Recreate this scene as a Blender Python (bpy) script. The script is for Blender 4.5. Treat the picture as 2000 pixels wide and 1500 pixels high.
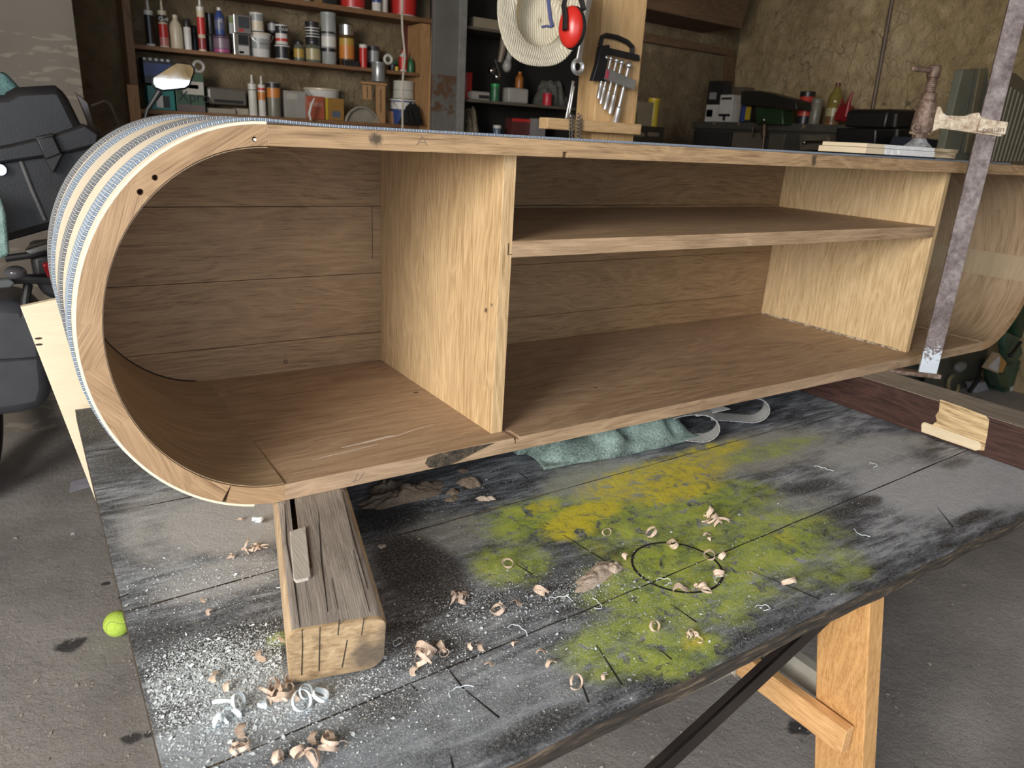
import bpy, bmesh, math, random
from mathutils import Vector, Matrix, Euler, noise
PI = math.pi
random.seed(7)
SC = bpy.context.scene
COL = SC.collection
for o in list(bpy.data.objects): bpy.data.objects.remove(o, do_unlink=True)

# ------------------------------------------------------------------ camera, light, exposure
CAM_LOC = Vector((-0.261218, -0.938300, 0.504124))
CAM_EUL = Euler((1.244406, -0.0539096, -0.5759868), 'XYZ')
FPX = 1439.3
cd = bpy.data.cameras.new('camera'); cam = bpy.data.objects.new('camera', cd); COL.objects.link(cam)
cam.location = CAM_LOC; cam.rotation_euler = CAM_EUL
cd.sensor_width = 36.0; cd.sensor_fit = 'HORIZONTAL'; cd.lens = 36.0 * FPX / 2000.0
cd.clip_start = 0.02; cd.clip_end = 60
cd.dof.use_dof = True; cd.dof.focus_distance = 1.15; cd.dof.aperture_fstop = 9.0
SC.camera = cam
CM = CAM_EUL.to_matrix()

w = bpy.data.worlds.new('world'); SC.world = w; w.use_nodes = True
bg = w.node_tree.nodes['Background']; bg.inputs[0].default_value = (0.80, 0.88, 1.0, 1); bg.inputs[1].default_value = 2.9

def area(name, loc, target, sx, sy, power, col):
    ld = bpy.data.lights.new(name, 'AREA'); ld.shape = 'RECTANGLE'; ld.size = sx; ld.size_y = sy
    ld.energy = power; ld.color = col
    o = bpy.data.objects.new(name, ld); COL.objects.link(o); o.location = loc
    o.rotation_euler = (Vector(target) - Vector(loc)).to_track_quat('-Z', 'Y').to_euler()
    return o
# daylight coming in through the open garage door (front left of the room)
area('garage_door_daylight', (-2.9, -1.75, 1.15), (0.3, 0.1, 0.05), 1.3, 1.6, 200, (1.0, 0.95, 0.88))
SC.view_settings.view_transform = 'Standard'; SC.view_settings.look = 'None'
SC.view_settings.gamma = 1.0; SC.view_settings.use_curve_mapping = False
SC.view_settings.exposure = 0.08

def ray(u, v): return CM @ Vector(((u - 1000) / FPX, -(v - 750) / FPX, -1))
def on(u, v, ax, val):
    """point of the real plane <axis = val> seen at photo position u, v"""
    d = ray(u, v); return CAM_LOC + d * ((val - CAM_LOC[ax]) / d[ax])
TZ = -0.085          # tabletop surface
FZ = -0.81           # floor
def T(u, v): p = on(u, v, 2, TZ); return (p.x, p.y)

# ------------------------------------------------------------------ materials
MATS = {}
class NT:
    def __init__(s, name):
        s.m = bpy.data.materials.new(name); s.m.use_nodes = True
        s.t = s.m.node_tree; s.b = s.t.nodes['Principled BSDF']
    def n(s, typ, ins=None, **kw):
        x = s.t.nodes.new(typ)
        for k, v in kw.items(): setattr(x, k, v)
        if ins:
            for k, v in ins.items(): s.set(x.inputs[k], v)
        return x
    def set(s, sock, v):
        if isinstance(v, bpy.types.NodeSocket): s.t.links.new(v, sock)
        else: sock.default_value = v
    def math(s, op, a, b=0.0, c=None, clamp=False):
        x = s.n('ShaderNodeMath', operation=op); x.use_clamp = clamp
        s.set(x.inputs[0], a); s.set(x.inputs[1], b)
        if c is not None: s.set(x.inputs[2], c)
        return x.outputs[0]
    def obj(s): return s.n('ShaderNodeTexCoord').outputs['Object']
    def pos(s): return s.n('ShaderNodeNewGeometry').outputs['Position']
    def uv(s): return s.n('ShaderNodeTexCoord').outputs['UV']
    def mapp(s, vec, scale=(1, 1, 1), rot=(0, 0, 0), loc=(0, 0, 0)):
        return s.n('ShaderNodeMapping', {'Vector': vec, 'Scale': scale, 'Rotation': rot, 'Location': loc}).outputs[0]
    def noise(s, vec, scale, detail=4, rough=.55, dist=0.0):
        return s.n('ShaderNodeTexNoise', {'Vector': vec, 'Scale': scale, 'Detail': detail, 'Roughness': rough, 'Distortion': dist}).outputs[0]
    def ramp(s, f, stops):
        r = s.n('ShaderNodeValToRGB'); s.set(r.inputs[0], f); e = r.color_ramp.elements
        while len(e) < len(stops): e.new(0.5)
        for i, (p, c) in enumerate(stops):
            e[i].position = p; e[i].color = (c, c, c, 1) if isinstance(c, (int, float)) else tuple(c) + (1,)
        return r.outputs[0]
    def mix(s, f, a, b, mode='MIX'):
        x = s.n('ShaderNodeMix', data_type='RGBA', blend_type=mode)
        s.set(x.inputs[0], f)
        for i, v in ((6, a), (7, b)):
            if isinstance(v, tuple) and len(v) == 3: v = v + (1,)
            s.set(x.inputs[i], v)
        return x.outputs[2]
    def out(s, col=None, rough=None, metal=None, bump=None, bd=.002, spec=None):
        if col is not None: s.set(s.b.inputs['Base Color'], col if not (isinstance(col, tuple) and len(col) == 3) else col + (1,))
        if rough is not None: s.set(s.b.inputs['Roughness'], rough)
        if metal is not None: s.set(s.b.inputs['Metallic'], metal)
        if spec is not None: s.set(s.b.inputs['Specular IOR Level'], spec)
        if bump is not None:
            b = s.n('ShaderNodeBump', {'Height': bump, 'Distance': bd}); s.t.links.new(b.outputs[0], s.b.inputs['Normal'])
        return s.m
    # soft blob mask around world xy points
    def blob(s, vec2, c, r, soft=.5, nz=None, amt=.0, ang=0):
        mp = s.mapp(vec2, loc=(-c[0], -c[1], 0)) if ang == 0 else s.mapp(s.mapp(vec2, loc=(-c[0], -c[1], 0)), rot=(0, 0, -ang))
        mp = s.mapp(mp, scale=(1 / r[0], 1 / r[1], 0))
        d = s.n('ShaderNodeVectorMath', {0: mp}, operation='LENGTH').outputs['Value']
        if nz is not None: d = s.math('ADD', d, s.math('MULTIPLY', s.math('SUBTRACT', nz, .5), amt))
        m = s.n('ShaderNodeMapRange', {'Value': d, 'From Min': 1.0 - soft, 'From Max': 1.0 + soft, 'To Min': 1.0, 'To Max': 0.0}, interpolation_type='SMOOTHSTEP')
        return m.outputs[0]
    def seg(s, vec, a, b, wid):
        """mask of a straight line from a to b"""
        dx, dy = b[0] - a[0], b[1] - a[1]; L = math.hypot(dx, dy); an = math.atan2(dy, dx)
        p = s.mapp(s.mapp(vec, loc=(-a[0], -a[1], 0)), rot=(0, 0, -an))
        xyz = s.n('ShaderNodeSeparateXYZ', {0: p})
        e = s.math('ABSOLUTE', s.math('SUBTRACT', xyz.outputs[0], L / 2))
        m1 = s.math('LESS_THAN', e, L / 2); m2 = s.math('LESS_THAN', s.math('ABSOLUTE', xyz.outputs[1]), wid / 2)
        return s.math('MULTIPLY', m1, m2)

def plain(col, rough=.5, metal=0.0, var=.12, bump=0.0, trans=0.0, coat=0.0, alpha=None):
    key = ('p', col, rough, metal, var, bump, trans, coat)
    if key in MATS: return MATS[key]
    m = NT('surface'); v = m.obj(); nz = m.noise(v, 18, 5)
    dark = tuple(c * (1 - var * 2) for c in col); lite = tuple(min(1, c * (1 + var)) for c in col)
    c = m.ramp(nz, [(.3, dark), (.7, lite)])
    fine = m.noise(v, 220, 3)
    m.out(c, m.math('ADD', rough, m.math('MULTIPLY', m.math('SUBTRACT', nz, .5), .15)), metal, bump=fine if bump else None, bd=bump or .001)
    if trans: m.b.inputs['Transmission Weight'].default_value = trans
    if coat: m.b.inputs['Coat Weight'].default_value = coat; m.b.inputs['Coat Roughness'].default_value = .08
    MATS[key] = m.m; return m.m

def wood(dark, light, axis='X', rot=0.0, band=7, fine=1.0, contrast=1.0, rough=.55, off=(0, 0, 0), uv=False, bump=.0006, name='wood', white=0.0, knots=(), rz=0.0):
    key = ('w', dark, light, axis, rot, band, fine, contrast, rough, off, uv, knots, rz)
    if key in MATS: return MATS[key]
    m = NT(name); v = m.uv() if uv else m.obj()
    v = m.mapp(v, rot=(0, rot, rz), loc=off)
    k = 0.10
    sc = {'X': (k, 1, 1), 'Y': (1, k, 1), 'Z': (1, 1, k)}[axis]
    st = lambda q: tuple(a if a == 1 else q for a in sc)
    warp = m.noise(v, 3.0, 3)
    wm = m.math('MULTIPLY', warp, .06)
    wv = m.n('ShaderNodeVectorMath', {0: v, 1: m.n('ShaderNodeCombineXYZ', {0: wm, 1: wm, 2: wm}).outputs[0]}, operation='ADD').outputs[0]
    b1 = m.noise(m.mapp(wv, scale=st(.13)), band * 1.7, 3, .5, .6)
    rings = m.math('FRACT', m.math('MULTIPLY', b1, 11.0))
    rings = m.math('POWER', m.math('ABSOLUTE', m.math('SUBTRACT', rings, .5)), 1.6)
    f1 = m.noise(m.mapp(v, scale=st(.022)), 620 * fine, 5, .65)
    f2 = m.noise(m.mapp(wv, scale=st(.03)), 210 * fine, 4, .6)
    pore = m.ramp(m.noise(m.mapp(v, scale=st(.045)), 900 * fine, 2, .5), [(.60, 0.0), (.70, 1.0)])
    big = m.noise(m.mapp(v, scale=st(.3)), 4, 3)
    t = m.math('ADD', m.math('MULTIPLY', m.math('SUBTRACT', rings, .13), .95 * contrast), m.math('MULTIPLY', m.math('SUBTRACT', f1, .5), 1.7 * contrast))
    t = m.math('ADD', t, m.math('MULTIPLY', m.math('SUBTRACT', f2, .5), 1.1 * contrast))
    t = m.math('ADD', t, m.math('MULTIPLY', m.math('SUBTRACT', big, .5), .7))
    t = m.math('SUBTRACT', t, m.math('MULTIPLY', pore, .28 * contrast))
    t = m.math('ADD', t, .58, clamp=True)
    mid = tuple(a * .4 + b * .6 for a, b in zip(dark, light))
    col = m.ramp(t, [(.0, dark), (.5, mid), (1.0, light)])
    for (kx, ky, kz, kr) in knots:
        d = m.n('ShaderNodeVectorMath', {0: m.pos(), 1: (kx, ky, kz)}, operation='DISTANCE').outputs['Value']
        d = m.math('ADD', d, m.math('MULTIPLY', m.math('SUBTRACT', m.noise(v, 90, 4), .5), kr * 2.2))
        mk = m.n('ShaderNodeMapRange', {'Value': d, 'From Min': kr * .35, 'From Max': kr, 'To Min': .85, 'To Max': 0.0}).outputs[0]
        col = m.mix(mk, col, (.035, .028, .022))
    m.out(col, rough, bump=m.math('ADD', f1, m.math('MULTIPLY', rings, .3)), bd=bump)
    MATS[key] = m.m; return m.m

# ------------------------------------------------------------------ geometry collector
class MB:
    def __init__(s): s.v = []; s.f = []; s.mi = []; s.uv = {}
    def add(s, vs, fs, mi=0, uvs=None):
        n = len(s.v); s.v += [Vector(v) for v in vs]
        for i, f in enumerate(fs):
            if uvs: s.uv[len(s.f)] = uvs[i]
            s.f.append([n + j for j in f]); s.mi.append(mi)
        return s
    def box(s, lo, hi, mi=0, M=None):
        x0, y0, z0 = lo; x1, y1, z1 = hi
        vs = [Vector(p) for p in ((x0, y0, z0), (x1, y0, z0), (x1, y1, z0), (x0, y1, z0), (x0, y0, z1), (x1, y0, z1), (x1, y1, z1), (x0, y1, z1))]
        if M: vs = [M @ p for p in vs]
        return s.add(vs, [(0, 3, 2, 1), (4, 5, 6, 7), (0, 1, 5, 4), (1, 2, 6, 5), (2, 3, 7, 6), (3, 0, 4, 7)], mi)
    def prism(s, poly, d, mi=0):
        """poly: list of 3D points of a planar outline, d: extrusion vector"""
        n = len(poly); P = [Vector(p) for p in poly]; d = Vector(d)
        nrm = Vector((0, 0, 0))
        for i in range(n): nrm += P[i].cross(P[(i + 1) % n])
        if nrm.dot(d) > 0: P.reverse()
        vs = P + [p + d for p in P]
        fs = [tuple(range(n)), tuple(reversed(range(n, 2 * n)))] + [(i, i + n, (i + 1) % n + n, (i + 1) % n) for i in range(n)]
        return s.add(vs, fs, mi)
    def tube(s, path, r, n=12, mi=0, closed=False, flat=1.0):
        P = [Vector(p) for p in path]; m = len(P); R = r if isinstance(r, (list, tuple)) else [r] * m
        up = None; vs = []
        for i, p in enumerate(P):
            if closed: t = P[(i + 1) % m] - P[i - 1]
            else: t = P[min(i + 1, m - 1)] - P[max(i - 1, 0)]
            t.normalize()
            if up is None:
                up = Vector((0, 0, 1)) if abs(t.z) < .9 else Vector((1, 0, 0))
            a = t.cross(up).normalized(); b = a.cross(t).normalized(); up = b
            for k in range(n):
                q = 2 * PI * k / n; vs.append(p + a * math.cos(q) * R[i] + b * math.sin(q) * R[i] * flat)
        fs = []
        for i in range(m if closed else m - 1):
            j = (i + 1) % m
            for k in range(n):
                k2 = (k + 1) % n; fs.append((i * n + k, i * n + k2, j * n + k2, j * n + k))
        if not closed: fs += [tuple(reversed(range(n))), tuple(range((m - 1) * n, m * n))]
        return s.add(vs, fs, mi)
    def lathe(s, prof, c=(0, 0, 0), n=28, mi=0, M=None, caps=True):
        """prof: (radius, height) pairs, around local z"""
        vs = []; c = Vector(c)
        for r, z in prof:
            for k in range(n):
                q = 2 * PI * k / n; p = Vector((r * math.cos(q), r * math.sin(q), z))
                vs.append((M @ p if M else p) + c)
        fs = []
        for i in range(len(prof) - 1):
            for k in range(n):
                k2 = (k + 1) % n; fs.append((i * n + k, i * n + k2, (i + 1) * n + k2, (i + 1) * n + k))
        if caps: fs += [tuple(reversed(range(n))), tuple(range((len(prof) - 1) * n, len(prof) * n))]
        return s.add(vs, fs, mi)
    def ribbon(s, path, wv, th, mi=0, nrm=None):
        """band along path, wv width vector (or list), th thickness"""
        P = [Vector(p) for p in path]; m = len(P); vs = []; acc = 0; us = []
        for i, p in enumerate(P):
            t = (P[min(i + 1, m - 1)] - P[max(i - 1, 0)]).normalized()
            W = Vector(wv[i]) if isinstance(wv, list) else Vector(wv)
            nn = t.cross(W).normalized() * th
            if i: acc += (P[i] - P[i - 1]).length
            us.append(acc); vs += [p, p + W, p + W + nn, p + nn]
        fs = []; uvs = []; wl = (Vector(wv[0]) if isinstance(wv, list) else Vector(wv)).length
        for i in range(m - 1):
            a, b = 4 * i, 4 * i + 4
            for k, (v0, v1) in enumerate(((0, wl), (wl, wl), (wl, 0), (0, 0))):
                k2 = (k + 1) % 4; fs.append((a + k, a + k2, b + k2, b + k))
                uvs.append([(us[i], v0), (us[i], v1), (us[i + 1], v1), (us[i + 1], v0)])
        fs += [(3, 2, 1, 0), (4 * m - 4, 4 * m - 3, 4 * m - 2, 4 * m - 1)]; uvs += [[(0, 0)] * 4, [(acc, 0)] * 4]
        return s.add(vs, fs, mi, uvs)
    def ball(s, c, r, mi=0, n=16, sc=(1, 1, 1), M=None):
        prof = [(max(1e-4, math.sin(PI * i / n)), -math.cos(PI * i / n)) for i in range(n + 1)]
        MM = Matrix.Diagonal((r * sc[0], r * sc[1], r * sc[2])).to_3x3()
        if M: MM = M.to_3x3() @ MM
        return s.lathe(prof, c, n * 2, mi, MM)

OFF = {}
def build(name, mb, mats, parent=None, bev=0.0, smooth=True, ang=35, label=None, kind=None, sub=0, disp=None, loc=None):
    me = bpy.data.meshes.new(name)
    off = OFF.get(parent.name, Vector((0, 0, 0))) if parent else Vector(loc or (0, 0, 0))
    me.from_pydata([tuple(p - off) for p in mb.v], [], mb.f)
    if not isinstance(mats, (list, tuple)): mats = [mats]
    for m in mats: me.materials.append(m)
    for p, i in zip(me.polygons, mb.mi): p.material_index = i
    if mb.uv:
        ul = me.uv_layers.new(name='UVMap')
        for pi, uvs in mb.uv.items():
            for k, li in enumerate(me.polygons[pi].loop_indices): ul.data[li].uv = uvs[k]
    bm = bmesh.new(); bm.from_mesh(me); bmesh.ops.recalc_face_normals(bm, faces=bm.faces); bm.to_mesh(me); bm.free()
    if smooth: me.shade_smooth(); me.set_sharp_from_angle(angle=math.radians(ang))
    o = bpy.data.objects.new(name, me); COL.objects.link(o)
    if parent:
        o.parent = parent; OFF[o.name] = off
    else:
        o.location = off; OFF[o.name] = off
    if bev:
        b = o.modifiers.new('bevel', 'BEVEL'); b.width = bev; b.segments = 2; b.limit_method = 'ANGLE'; b.angle_limit = math.radians(40)
    if sub:
        b = o.modifiers.new('sub', 'SUBSURF'); b.levels = sub; b.render_levels = sub
    if label: o['label'] = label
    if kind: o['kind'] = kind
    return o
def thing(name, label, cat, loc=(0, 0, 0), group=None):
    o = bpy.data.objects.new(name, None); COL.objects.link(o); o.location = loc; o.empty_display_size = .05
    OFF[o.name] = Vector(loc); o['label'] = label; o['category'] = cat
    if group: o['group'] = group
    return o
def tag(o, label, cat, group=None, kind=None):
    o['label'] = label; o['category'] = cat
    if group: o['group'] = group
    if kind: o['kind'] = kind
    return o
def struct(name, mb, mats, **k):
    o = build(name, mb, mats, **k); o['kind'] = 'structure'; return o
def cut(o, cutters):
    """cut holes / notches into an object with temporary cutters"""
    for c in cutters:
        mb = MB()
        cut1(o, c, mb)
def cut1(o, c, mb):
    if 1:
        if c[0] == 'box': mb.box(c[1], c[2], M=c[3] if len(c) > 3 else None)
        else: mb.lathe([(c[2], 0), (c[2], c[3])], c[1], 20, M=Matrix.Rotation(-PI / 2, 3, 'X'))
    k = build('cutter', mb, o.data.materials[0], smooth=False)
    k.location -= OFF[o.name] * 0
    md = o.modifiers.new('cut', 'BOOLEAN'); md.operation = 'DIFFERENCE'; md.object = k; md.solver = 'EXACT'
    k.parent = None
    bpy.context.view_layer.update()
    dg = bpy.context.evaluated_depsgraph_get(); ev = o.evaluated_get(dg)
    me = bpy.data.meshes.new_from_object(ev); o.modifiers.clear(); o.data = me
    bpy.data.objects.remove(k, do_unlink=True)
def text_mesh(s, size, M, mat, parent, name='lettering', depth=.001, label=None):
    cu = bpy.data.curves.new('t', 'FONT'); cu.body = s; cu.size = size; cu.extrude = depth; cu.align_x = 'CENTER'; cu.align_y = 'CENTER'
    t = bpy.data.objects.new('t', cu); COL.objects.link(t); bpy.context.view_layer.update()
    dg = bpy.context.evaluated_depsgraph_get(); me = bpy.data.meshes.new_from_object(t.evaluated_get(dg))
    bpy.data.objects.remove(t, do_unlink=True)
    me.materials.clear(); me.materials.append(mat)
    off = OFF.get(parent.name, Vector((0, 0, 0)))
    for v in me.vertices: v.co = (M @ v.co) - off
    o = bpy.data.objects.new(name, me); COL.objects.link(o); o.parent = parent; OFF[o.name] = off
    if label: o['label'] = label
    return o
def dup(root, loc=None, label=None, group=None):
    r = root.copy(); COL.objects.link(r); OFF[r.name] = OFF[root.name]
    if loc is not None: r.location = loc
    if label: r['label'] = label
    if group: r['group'] = group
    for ch in list(root.children):
        c = ch.copy(); COL.objects.link(c); c.parent = r
        for g in list(ch.children):
            d = g.copy(); COL.objects.link(d); d.parent = c
    return r
# ------------------------------------------------------------------ the room
FLOOR = NT('concrete_floor'); v = FLOOR.pos()
n1 = FLOOR.noise(v, 3.0, 6, .6); n2 = FLOOR.noise(v, 26, 8, .75); n3 = FLOOR.noise(v, 140, 4, .7)
base = FLOOR.ramp(n1, [(.3, (.30, .282, .268)), (.55, (.44, .415, .395)), (.75, (.58, .55, .52))])
base = FLOOR.mix(FLOOR.ramp(n3, [(.58, 0.0), (.75, .55)]), base, (.60, .56, .51))
spots = FLOOR.noise(v, 9, 2); base = FLOOR.mix(FLOOR.ramp(spots, [(.72, 0.0), (.75, .6)]), base, (.06, .06, .062))
fxy = FLOOR.mapp(v, scale=(1, 1, 0)); sn_ = FLOOR.noise(fxy, 40, 4)
for px_, rr_ in (((138, 1260), .035), ((258, 1442), .022), ((290, 1434), .012), ((206, 1140), .012), ((1560, 1420), .03)):
    q_ = on(px_[0], px_[1], 2, FZ); base = FLOOR.mix(FLOOR.math('MULTIPLY', FLOOR.blob(fxy, (q_.x, q_.y), (rr_, rr_ * .8), .3, sn_, 1.6), .9), base, (.035, .035, .04))
FLOOR.out(base, .85, bump=FLOOR.math('ADD', n2, FLOOR.math('MULTIPLY', n3, .35)), bd=.02)
def plaster(name, a, b, c):
    m = NT(name); v = m.pos(); n1 = m.noise(v, 1.6, 5, .6, .4); n2 = m.noise(v, 11, 8, .7, .6); n3 = m.noise(v, 60, 4, .6)
    col = m.ramp(m.math('ADD', m.math('MULTIPLY', n1, .6), m.math('MULTIPLY', n2, .4)), [(.36, a), (.5, b), (.64, c)])
    vo = m.n('ShaderNodeTexVoronoi', {'Vector': m.n('ShaderNodeVectorMath', {0: v, 1: m.n('ShaderNodeTexNoise', {'Vector': v, 'Scale': 3.0}).outputs[1]}, operation='ADD').outputs[0], 'Scale': 2.3}, feature='DISTANCE_TO_EDGE').outputs[0]
    crack = m.ramp(vo, [(.0, .75), (.012, 0.0)])
    crack = m.math('MULTIPLY', crack, m.ramp(n1, [(.45, 0.0), (.55, 1.0)]))
    col = m.mix(crack, col, (.05, .04, .025))
    pits = m.ramp(n2, [(.28, .9), (.36, 0.0)])
    col = m.mix(pits, col, (.06, .045, .03))
    m.out(col, .92, bump=m.math('ADD', n2, m.math('MULTIPLY', n3, .25)), bd=.05)
    return m.m
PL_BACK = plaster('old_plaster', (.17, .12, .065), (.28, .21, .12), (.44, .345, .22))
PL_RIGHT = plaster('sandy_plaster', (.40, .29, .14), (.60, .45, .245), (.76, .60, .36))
BY = 3.45; RX = 4.68; LX = -3.3; CZ = 1.95; FY = -3.1
struct('floor', MB().box((LX - .1, FY - 6, FZ - .1), (RX + .1, BY + .1, FZ)), FLOOR.m)
struct('ceiling', MB().box((LX, FY, CZ), (RX, BY, CZ + .1)), plain((.20, .15, .10), .9))
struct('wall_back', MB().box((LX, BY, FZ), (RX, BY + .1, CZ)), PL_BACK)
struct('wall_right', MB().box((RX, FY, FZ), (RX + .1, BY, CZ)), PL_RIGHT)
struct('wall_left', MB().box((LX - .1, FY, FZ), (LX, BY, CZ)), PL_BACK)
struct('wall_front_unseen', MB().box((1.0, FY - .1, FZ), (RX, FY, CZ)).box((LX, FY - .1, 1.75), (1.0, FY, CZ)), PL_RIGHT)  # unseen wall, added to dim the room and let light in front left

# ------------------------------------------------------------------ oak woods
D1_ = .357
OD, OL = (.22, .125, .06), (.56, .38, .215)
OAK_X = wood(OD, OL, 'X', name='oak_along')
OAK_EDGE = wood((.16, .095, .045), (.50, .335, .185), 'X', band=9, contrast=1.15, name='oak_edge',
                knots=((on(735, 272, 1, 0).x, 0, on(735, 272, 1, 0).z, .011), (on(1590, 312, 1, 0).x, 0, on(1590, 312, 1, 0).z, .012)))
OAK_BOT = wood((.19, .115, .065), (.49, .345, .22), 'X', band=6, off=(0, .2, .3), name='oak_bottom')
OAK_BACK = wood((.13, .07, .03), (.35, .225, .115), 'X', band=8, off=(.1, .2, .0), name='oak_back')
OAK_DIV = wood((.31, .18, .075), (.72, .52, .29), 'Z', band=10, contrast=.9, off=(.3, .1, 0), name='oak_upright', knots=((D1_, on(949, 606, 0, D1_).y, on(949, 606, 0, D1_).z, .006), (D1_, on(961, 596, 0, D1_).y, on(961, 596, 0, D1_).z, .005)))
OAK_DIV2 = wood((.38, .24, .10), (.76, .57, .33), 'Z', band=9, contrast=1.0, off=(.7, .4, 0), name='oak_upright')
OAK_RING = [wood((.19, .105, .05), (.46, .305, .17), 'X', rot=a, band=8, off=(i * .37, 0, .1), contrast=1.0, name='oak_block') for i, a in enumerate((.55, 1.25, 1.0, 2.3, 1.9, 2.4, 2.75))]
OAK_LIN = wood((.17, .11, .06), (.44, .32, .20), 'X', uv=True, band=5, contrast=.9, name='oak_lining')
SKIN = wood((.66, .55, .40), (.86, .77, .62), 'X', uv=True, band=5, contrast=.5, rough=.45, name='pale_ply_skin', off=(.3, .2, 0))
DARKGAP = plain((.012, .009, .007), .9)

H = 0.5; TT = 0.0247; RXO = .2245; RZO = .25; XR = 1.955; DEP = .51; DB = .4905; D1 = .357; D2 = 1.617; SH = .3513
def ell(a, e=0.0, xc=0.0): return (xc + (RXO + e) * math.cos(a), H / 2 + (RZO + e) * math.sin(a))
cab = thing('curved_cabinet', 'long unfinished oak cabinet with rounded ends and one inner shelf on the workbench', 'cabinet', (.9, .25, 0))
def board(name, lo, hi, mat, bev=.0008, label=None):
    return build(name, MB().box(lo, hi), mat, cab, bev=bev, smooth=False, label=label)
top = board('top_panel', (0, 0, H - TT), (XR, DEP, H), OAK_EDGE)
cut(top, [('box', (.4415, -.01, H - TT - .01), (.4515, .05, H - TT + .0085)), ('box', (1.69, -.01, H - TT - .01), (1.693, .05, H - TT + .008))])
bot = board('bottom_panel', (0, 0, 0), (XR, DEP, TT), OAK_BOT)
cut(bot, [('box', (.385, -.01, TT - .011), (.3885, .045, TT + .01)), ('box', (.383, -.01, TT - .004), (.395, .032, TT + .01))])
# worn dark bark patch on the front edge of the bottom board
bark = NT('bark_patch'); bv = bark.obj(); bnz = bark.noise(bv, 90, 5, .7)
bark.out(bark.ramp(bnz, [(.35, (.02, .017, .015)), (.6, (.10, .075, .05)), (.75, (.22, .16, .10))]), .9, bump=bnz, bd=.004)
pts = [(.225, .004), (.235, .001), (.262, .0005), (.285, .006), (.315, .015), (.345, .023), (.30, .0243), (.24, .0243), (.222, .021), (.218, .012)]
build('bark_patch', MB().prism([(x, -.0006, z) for x, z in pts], (0, .004, 0)), bark.m, bot, label='dark barky patch on the front edge', smooth=False)
# curved ends made of glued oak blocks
def curved_end(xc, sgn, segs, mats, name='curved_end', label=None):
    """segs: angles (deg) where blocks meet, for the left end from 90 to 270"""
    mb = MB()
    for i in range(len(segs) - 1):
        a0, a1 = segs[i], segs[i + 1]
        if isinstance(a0, tuple): a0 = a0[1]
        if isinstance(a1, tuple): a1 = a1[0]
        ai0, ao0 = a0 if isinstance(a0, list) else (a0, a0); ai1, ao1 = a1 if isinstance(a1, list) else (a1, a1)
        n = 12; vs = []
        for k in range(n + 1):
            t = k / n; ai = math.radians(ai0 + (ai1 - ai0) * t); ao = math.radians(ao0 + (ao1 - ao0) * t)
            ci, co = (RXO - TT - .001) * math.cos(ai), RXO * math.cos(ao)
            zi, zo = H / 2 + (RZO - TT) * math.sin(ai), H / 2 + RZO * math.sin(ao)
            for (x, z) in ((ci, zi), (co, zo)):
                vs += [(xc + sgn * x, 0, z), (xc + sgn * x, DEP, z)]
        fs = []
        for k in range(n):
            b = 4 * k; e = b + 4
            fs += [(b, b + 2, e + 2, e), (b + 1, e + 1, e + 3, b + 3), (b, e, e + 1, b + 1), (b + 2, b + 3, e + 3, e + 2)]
        fs += [(0, 1, 3, 2), (4 * n, 4 * n + 2, 4 * n + 3, 4 * n + 1)]
        mb.add(vs, fs, i)
    return build(name, mb, mats, cab, smooth=True, ang=30, label=label)
g = lambda inner, o1, o2: ([inner, o1], [inner, o2])
left = curved_end(0, 1, [90, 133, 174, 187, 205, 236, ([248.9, 247.9], [249.2, 249.6]), 270], OAK_RING, label='rounded left end built up from glued oak blocks')
hp = [on(303, 347, 1, 0), on(274, 375, 1, 0), on(497, 272, 1, 0)]
cut(left, [('cyl', (hp[0].x, -.002, hp[0].z), .0034, .03), ('cyl', (hp[1].x, -.002, hp[1].z), .0036, .03), ('cyl', (hp[2].x, -.002, hp[2].z), .003, .02)])
build('wooden_plug', MB().lathe([(.0018, 0), (.0022, .012)], (hp[2].x + .0008, .0005, hp[2].z - .0004), 12, M=Matrix.Rotation(-PI / 2, 3, 'X')), plain((.75, .68, .6), .6), left)
right = curved_end(XR, -1, [90, 125, 160, 180, 215, 250, 270], [OAK_RING[(i * 3 + 1) % 7] for i in range(6)], label='rounded right end behind the clamp')
# inner linings (thin ply following the bend)
def arc_pts(a0, a1, e, xc=0, sgn=1, n=48):
    return [(xc + sgn * (RXO + e) * math.cos(a0 + (a1 - a0) * k / n), H / 2 + (RZO + e) * math.sin(a0 + (a1 - a0) * k / n)) for k in range(n + 1)]
def sheet(name, pts, y0, y1, th, mat, parent, label=None, out=1):
    """bent sheet: pts = (x, z) run, thickness th on the outer side"""
    P = [Vector((x, y0, z)) for x, z in pts]
    mb = MB(); mb.ribbon(P, (0, y1 - y0, 0), th * out)
    return build(name, mb, mat, parent, smooth=True, ang=50, label=label)
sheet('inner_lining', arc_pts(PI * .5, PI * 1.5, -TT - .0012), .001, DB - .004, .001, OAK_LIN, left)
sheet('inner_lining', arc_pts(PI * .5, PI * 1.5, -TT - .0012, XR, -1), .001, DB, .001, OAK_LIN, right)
SKIN_T = .0035
sheet('outer_skin', [(x, z) for x, z in arc_pts(PI * .5, PI * 1.44, 0)], 0.0, DEP, -SKIN_T * 0 - .0032, SKIN, cab, label='thin pale bending-ply skin wrapped round the left end and top')
# putty smear band in the right end
sheet('filler_band', [p for p in arc_pts(PI * 1.0, PI * 1.10, -TT - .0022, XR, -1, 14)], .0, .40, .0006, wood((.28, .21, .13), (.42, .33, .21), 'X', uv=True, contrast=.6, name='filler'), right, label='pale filler band across the bend')
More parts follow.
